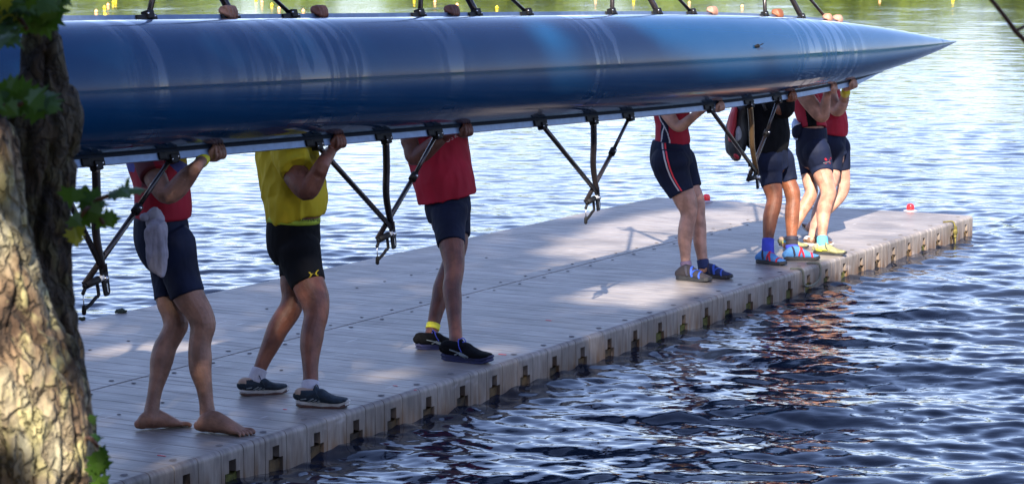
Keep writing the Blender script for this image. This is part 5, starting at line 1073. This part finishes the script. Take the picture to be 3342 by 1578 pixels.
def left_tree():
    e = empty('lichened_tree', (-.85, 4.2, .6), 'mottled sunlit tree trunk with a dark upper stem at the left edge', 'tree')
    def st(lst, Y): 
        o = []
        for xl, xr, y in lst: P = WY((xl+xr)/2*K, y*K, Y); r = (xr-xl)/2*K*mpp(P); o.append((P, r, r*.95))
        return o
    Ya, Yb = 4.42, 4.2
    m = MB(); m.loft(st([(70, 152, -260), (66, 152, -60), (62, 152, 20), (58, 158, 95), (46, 165, 165), (30, 180, 215), (15, 207, 270), (0, 206, 330), (-15, 194, 400), (-30, 186, 500), (-45, 181, 600), (-50, 182, 720), (-45, 192, 830), (-30, 212, 940), (-20, 236, 1080), (0, 262, 1216), (10, 290, 1400), (0, 340, 1800), (-40, 400, 2200)], Ya), 40, 3, YA)
    m.loft(st([(-330, -60, -100), (-300, -20, 150), (-290, 10, 290), (-280, 38, 360), (-270, 56, 440), (-265, 68, 560), (-255, 110, 700), (-250, 132, 800), (-245, 168, 880), (-240, 206, 950), (-235, 226, 1080), (-230, 250, 1216), (-240, 280, 1400), (-260, 330, 1800), (-300, 400, 2200)], Yb), 40, 3, YA)
    me = remesh(m, .0065, 1)
    def f(p):
        v = Vector(p); a = mnoise.noise(Vector((v.x*9, v.y*9, v.z*3.5))); b_ = mnoise.noise(Vector((v.x*28, v.y*28, v.z*9))); c = mnoise.noise(Vector((v.x*60, v.y*60, v.z*28)))
        return .011*a-.012*max(0, .30-abs(b_))*3+.005*c-.02*max(0, .12-abs(mnoise.noise(Vector((v.x*13, v.y*13, v.z*5+4)))))*5
    displace(me, f); link('trunk', me, e, [bark_mat(), bark_mat(.24, 'shade_painted_bark')]); assign(me, lambda p: (lambda q: 0 if inpoly(q[0]/K+12*mnoise.noise(Vector(p)*9), q[1]/K, TRB+[]) else 1)(proj2(A(*p))))  # darker bark copy outside the sunlit outline paints in the stem's shade
    rng = np.random.default_rng(8)
    def sprig(name, stem, leaves, Y, mt, sz, rstem=.004):
        pts = [WY(x*K, y*K, Y+dy) for x, y, dy in stem]; s = MB().tube(pts, rstem, 6, 3, True).build('twig', M['twig'], e)
        mb = MB()
        for x, y, ang, k, tilt in leaves:
            c = WY(x*K, y*K, Y+rng.uniform(-.05, .05)); a = math.radians(ang); d = A(math.cos(a), rng.uniform(-.35, .35), -math.sin(a)); n = A(rng.normal(0, .35), -1, tilt); mb.add(*maple_leaf(c, d, n, sz*k*.54, rng))
            if k > 1.: 
                for q_ in range(2 if y < 300 else 1):
                    a2 = a+rng.uniform(-1.2, 1.2); c2 = WY((x+rng.uniform(-20, 20))*K, (y+rng.uniform(-14, 14))*K, Y+rng.uniform(-.12, .12)); mb.add(*maple_leaf(c2, A(math.cos(a2), rng.uniform(-.5, .5), -math.sin(a2)), A(rng.normal(0, .5), -1, tilt+rng.normal(0, .4)), sz*k*rng.uniform(.4, .6), rng))
        mb.build('leaves', mt, s, False)
    Y0 = 3.75
    sprig('a', [(-60, 10, .3), (-10, 20, 0), (20, 32, 0), (50, 48, 0), (66, 72, 0)], [(30, 5, 10, 1.2, .6), (60, 0, 30, 1.3, .4), (85, 5, 20, 1.3, .5), (100, 20, 35, 1.5, .3), (120, 30, 60, 1.1, .2), (75, -10, 0, 1.2, .6), (45, -12, 160, 1.2, .5), (60, 15, 80, 1., .4), (130, -15, 5, 1.2, .7), (10, -5, 40, 1.2, .6), (50, 55, 40, .9, .5), (105, 45, 70, 1.2, .3)], Y0, M['leaf'], .062)
    sprig('b', [(-60, 0, .2), (-20, 5, 0), (15, -5, 0)], [(-20, -5, 60, 1.2, .3), (5, 5, 30, 1.2, .4), (20, -8, 0, 1.2, .5), (-5, 15, 120, 1., .4)], Y0, M['leafy'], .06)
    sprig('c', [(-60, 60, .2), (-20, 62, 0), (5, 66, 0)], [(-20, 60, 5, 1.3, 2.2), (0, 62, 0, 1.4, 2.5), (-5, 95, 0, 1.3, 2.)], Y0, M['leaf'], .06)
    sprig('d', [(-40, 250, .3), (0, 262, 0), (30, 268, 0), (70, 255, 0)], [(10, 262, 20, 1.2, 1.), (40, 262, -30, 1.5, .8), (70, 268, 10, 1.6, .9), (95, 258, -8, 1.5, 1.4), (55, 240, -60, 1.1, .5), (-10, 250, 40, 1.3, .8), (20, 235, -80, 1.1, .6), (120, 262, 20, .9, 1.2)], Y0, M['leaf'], .055)
    sprig('e', [(180, 560, .2), (205, 540, 0), (230, 520, 0), (260, 560, 0)], [(190, 475, 70, 1.2, .3), (200, 500, 20, 1.2, .5), (225, 490, 10, 1.0, .4), (195, 535, 50, 1.3, .3), (250, 540, 45, 1.2, .2), (215, 530, 0, 1.1, .5), (235, 510, 5, 1.0, 1.2)], Y0+.3, M['leaf'], .055)
    sprig('f', [(210, 520, .2), (250, 500, 0), (300, 485, 0)], [(270, 488, -5, 1.3, 2.5), (300, 482, -8, 1.4, 2.6), (330, 478, -5, 1.2, 2.8)], Y0+.3, M['leaf'], .05)
    sprig('h', [(170, 570, .2), (190, 575, 0)], [(185, 570, 60, 1.1, .3), (190, 590, 80, .9, .4)], Y0+.3, M['leafy'], .05)
    sprig('g', [(200, 1110, .3), (225, 1100, 0), (245, 1120, 0)], [(228, 1100, 0, .9, 1.8), (235, 1135, 60, 1.3, .3), (250, 1150, 75, 1.3, .2), (240, 1170, 100, 1.1, .3), (225, 1060, -40, .7, .6), (245, 1200, 60, 1.2, .4)], Y0+.35, M['leaf'], .052)
left_tree()
def twig_right():
    Y = 4.0
    m = MB(); m.tube([WY(x*K, y*K, Y) for x, y in ((2440, -60), (2490, -5), (2530, 45), (2556, 80), (2580, 105), (2620, 160))], [.0035, .0035, .0037, .004, .0038, .0038], 8, 3, True)
    m.tube([WY(x*K, y*K, Y) for x, y in ((2552, 80), (2575, 68), (2620, 50))], .0028, 8, 2, True)
    tag(m.build('hanging_twig', M['twig']), 'thin forked brown twig hanging in the top right corner', 'twig')
twig_right()

# ------------------------------------------------------------------ light, sky, camera
w = bpy.data.worlds.new('World'); SC.world = w; w.use_nodes = True; nt = w.node_tree; bg = nt.nodes['Background']
sky = nt.nodes.new('ShaderNodeTexSky'); sky.sky_type = 'NISHITA'; sky.sun_disc = False
el = math.asin(-SUNT[2]); sky.sun_elevation = el; sky.sun_rotation = math.atan2(-SUNT[0], -SUNT[1]); sky.altitude = 0; sky.air_density = 1.0; sky.dust_density = .5; sky.ozone_density = 3.2
tn = nt.nodes.new('ShaderNodeMixRGB'); tn.blend_type = 'MULTIPLY'; tn.inputs[0].default_value = 1; tn.inputs[2].default_value = (1.16, .985, 1.06, 1); nt.links.new(sky.outputs[0], tn.inputs[1]); nt.links.new(tn.outputs[0], bg.inputs[0]); bg.inputs[1].default_value = .11
sl = bpy.data.lights.new('Sun', 'SUN'); sl.energy = 5.0; sl.angle = math.radians(.55); sl.color = (1, .90, .78); so = bpy.data.objects.new('Sun', sl); COL.objects.link(so)
so.rotation_euler = Vector(tuple(SUNT)).to_track_quat('-Z', 'Y').to_euler()
cam = bpy.data.cameras.new('Camera'); co_ = bpy.data.objects.new('Camera', cam); COL.objects.link(co_); SC.camera = co_
co_.location = (0, 0, H); co_.rotation_euler = (math.pi/2-PIT, 0, 0); cam.sensor_width = 36; cam.lens = FP/3342*36; cam.clip_end = 2000
cam.dof.use_dof = True; cam.dof.focus_distance = 14.2; cam.dof.aperture_fstop = 13.0
SC.view_settings.view_transform = 'Standard'; SC.view_settings.look = 'None'; SC.view_settings.exposure = 1.58; SC.view_settings.gamma = 1
SC.render.resolution_x = 1024; SC.render.resolution_y = 483
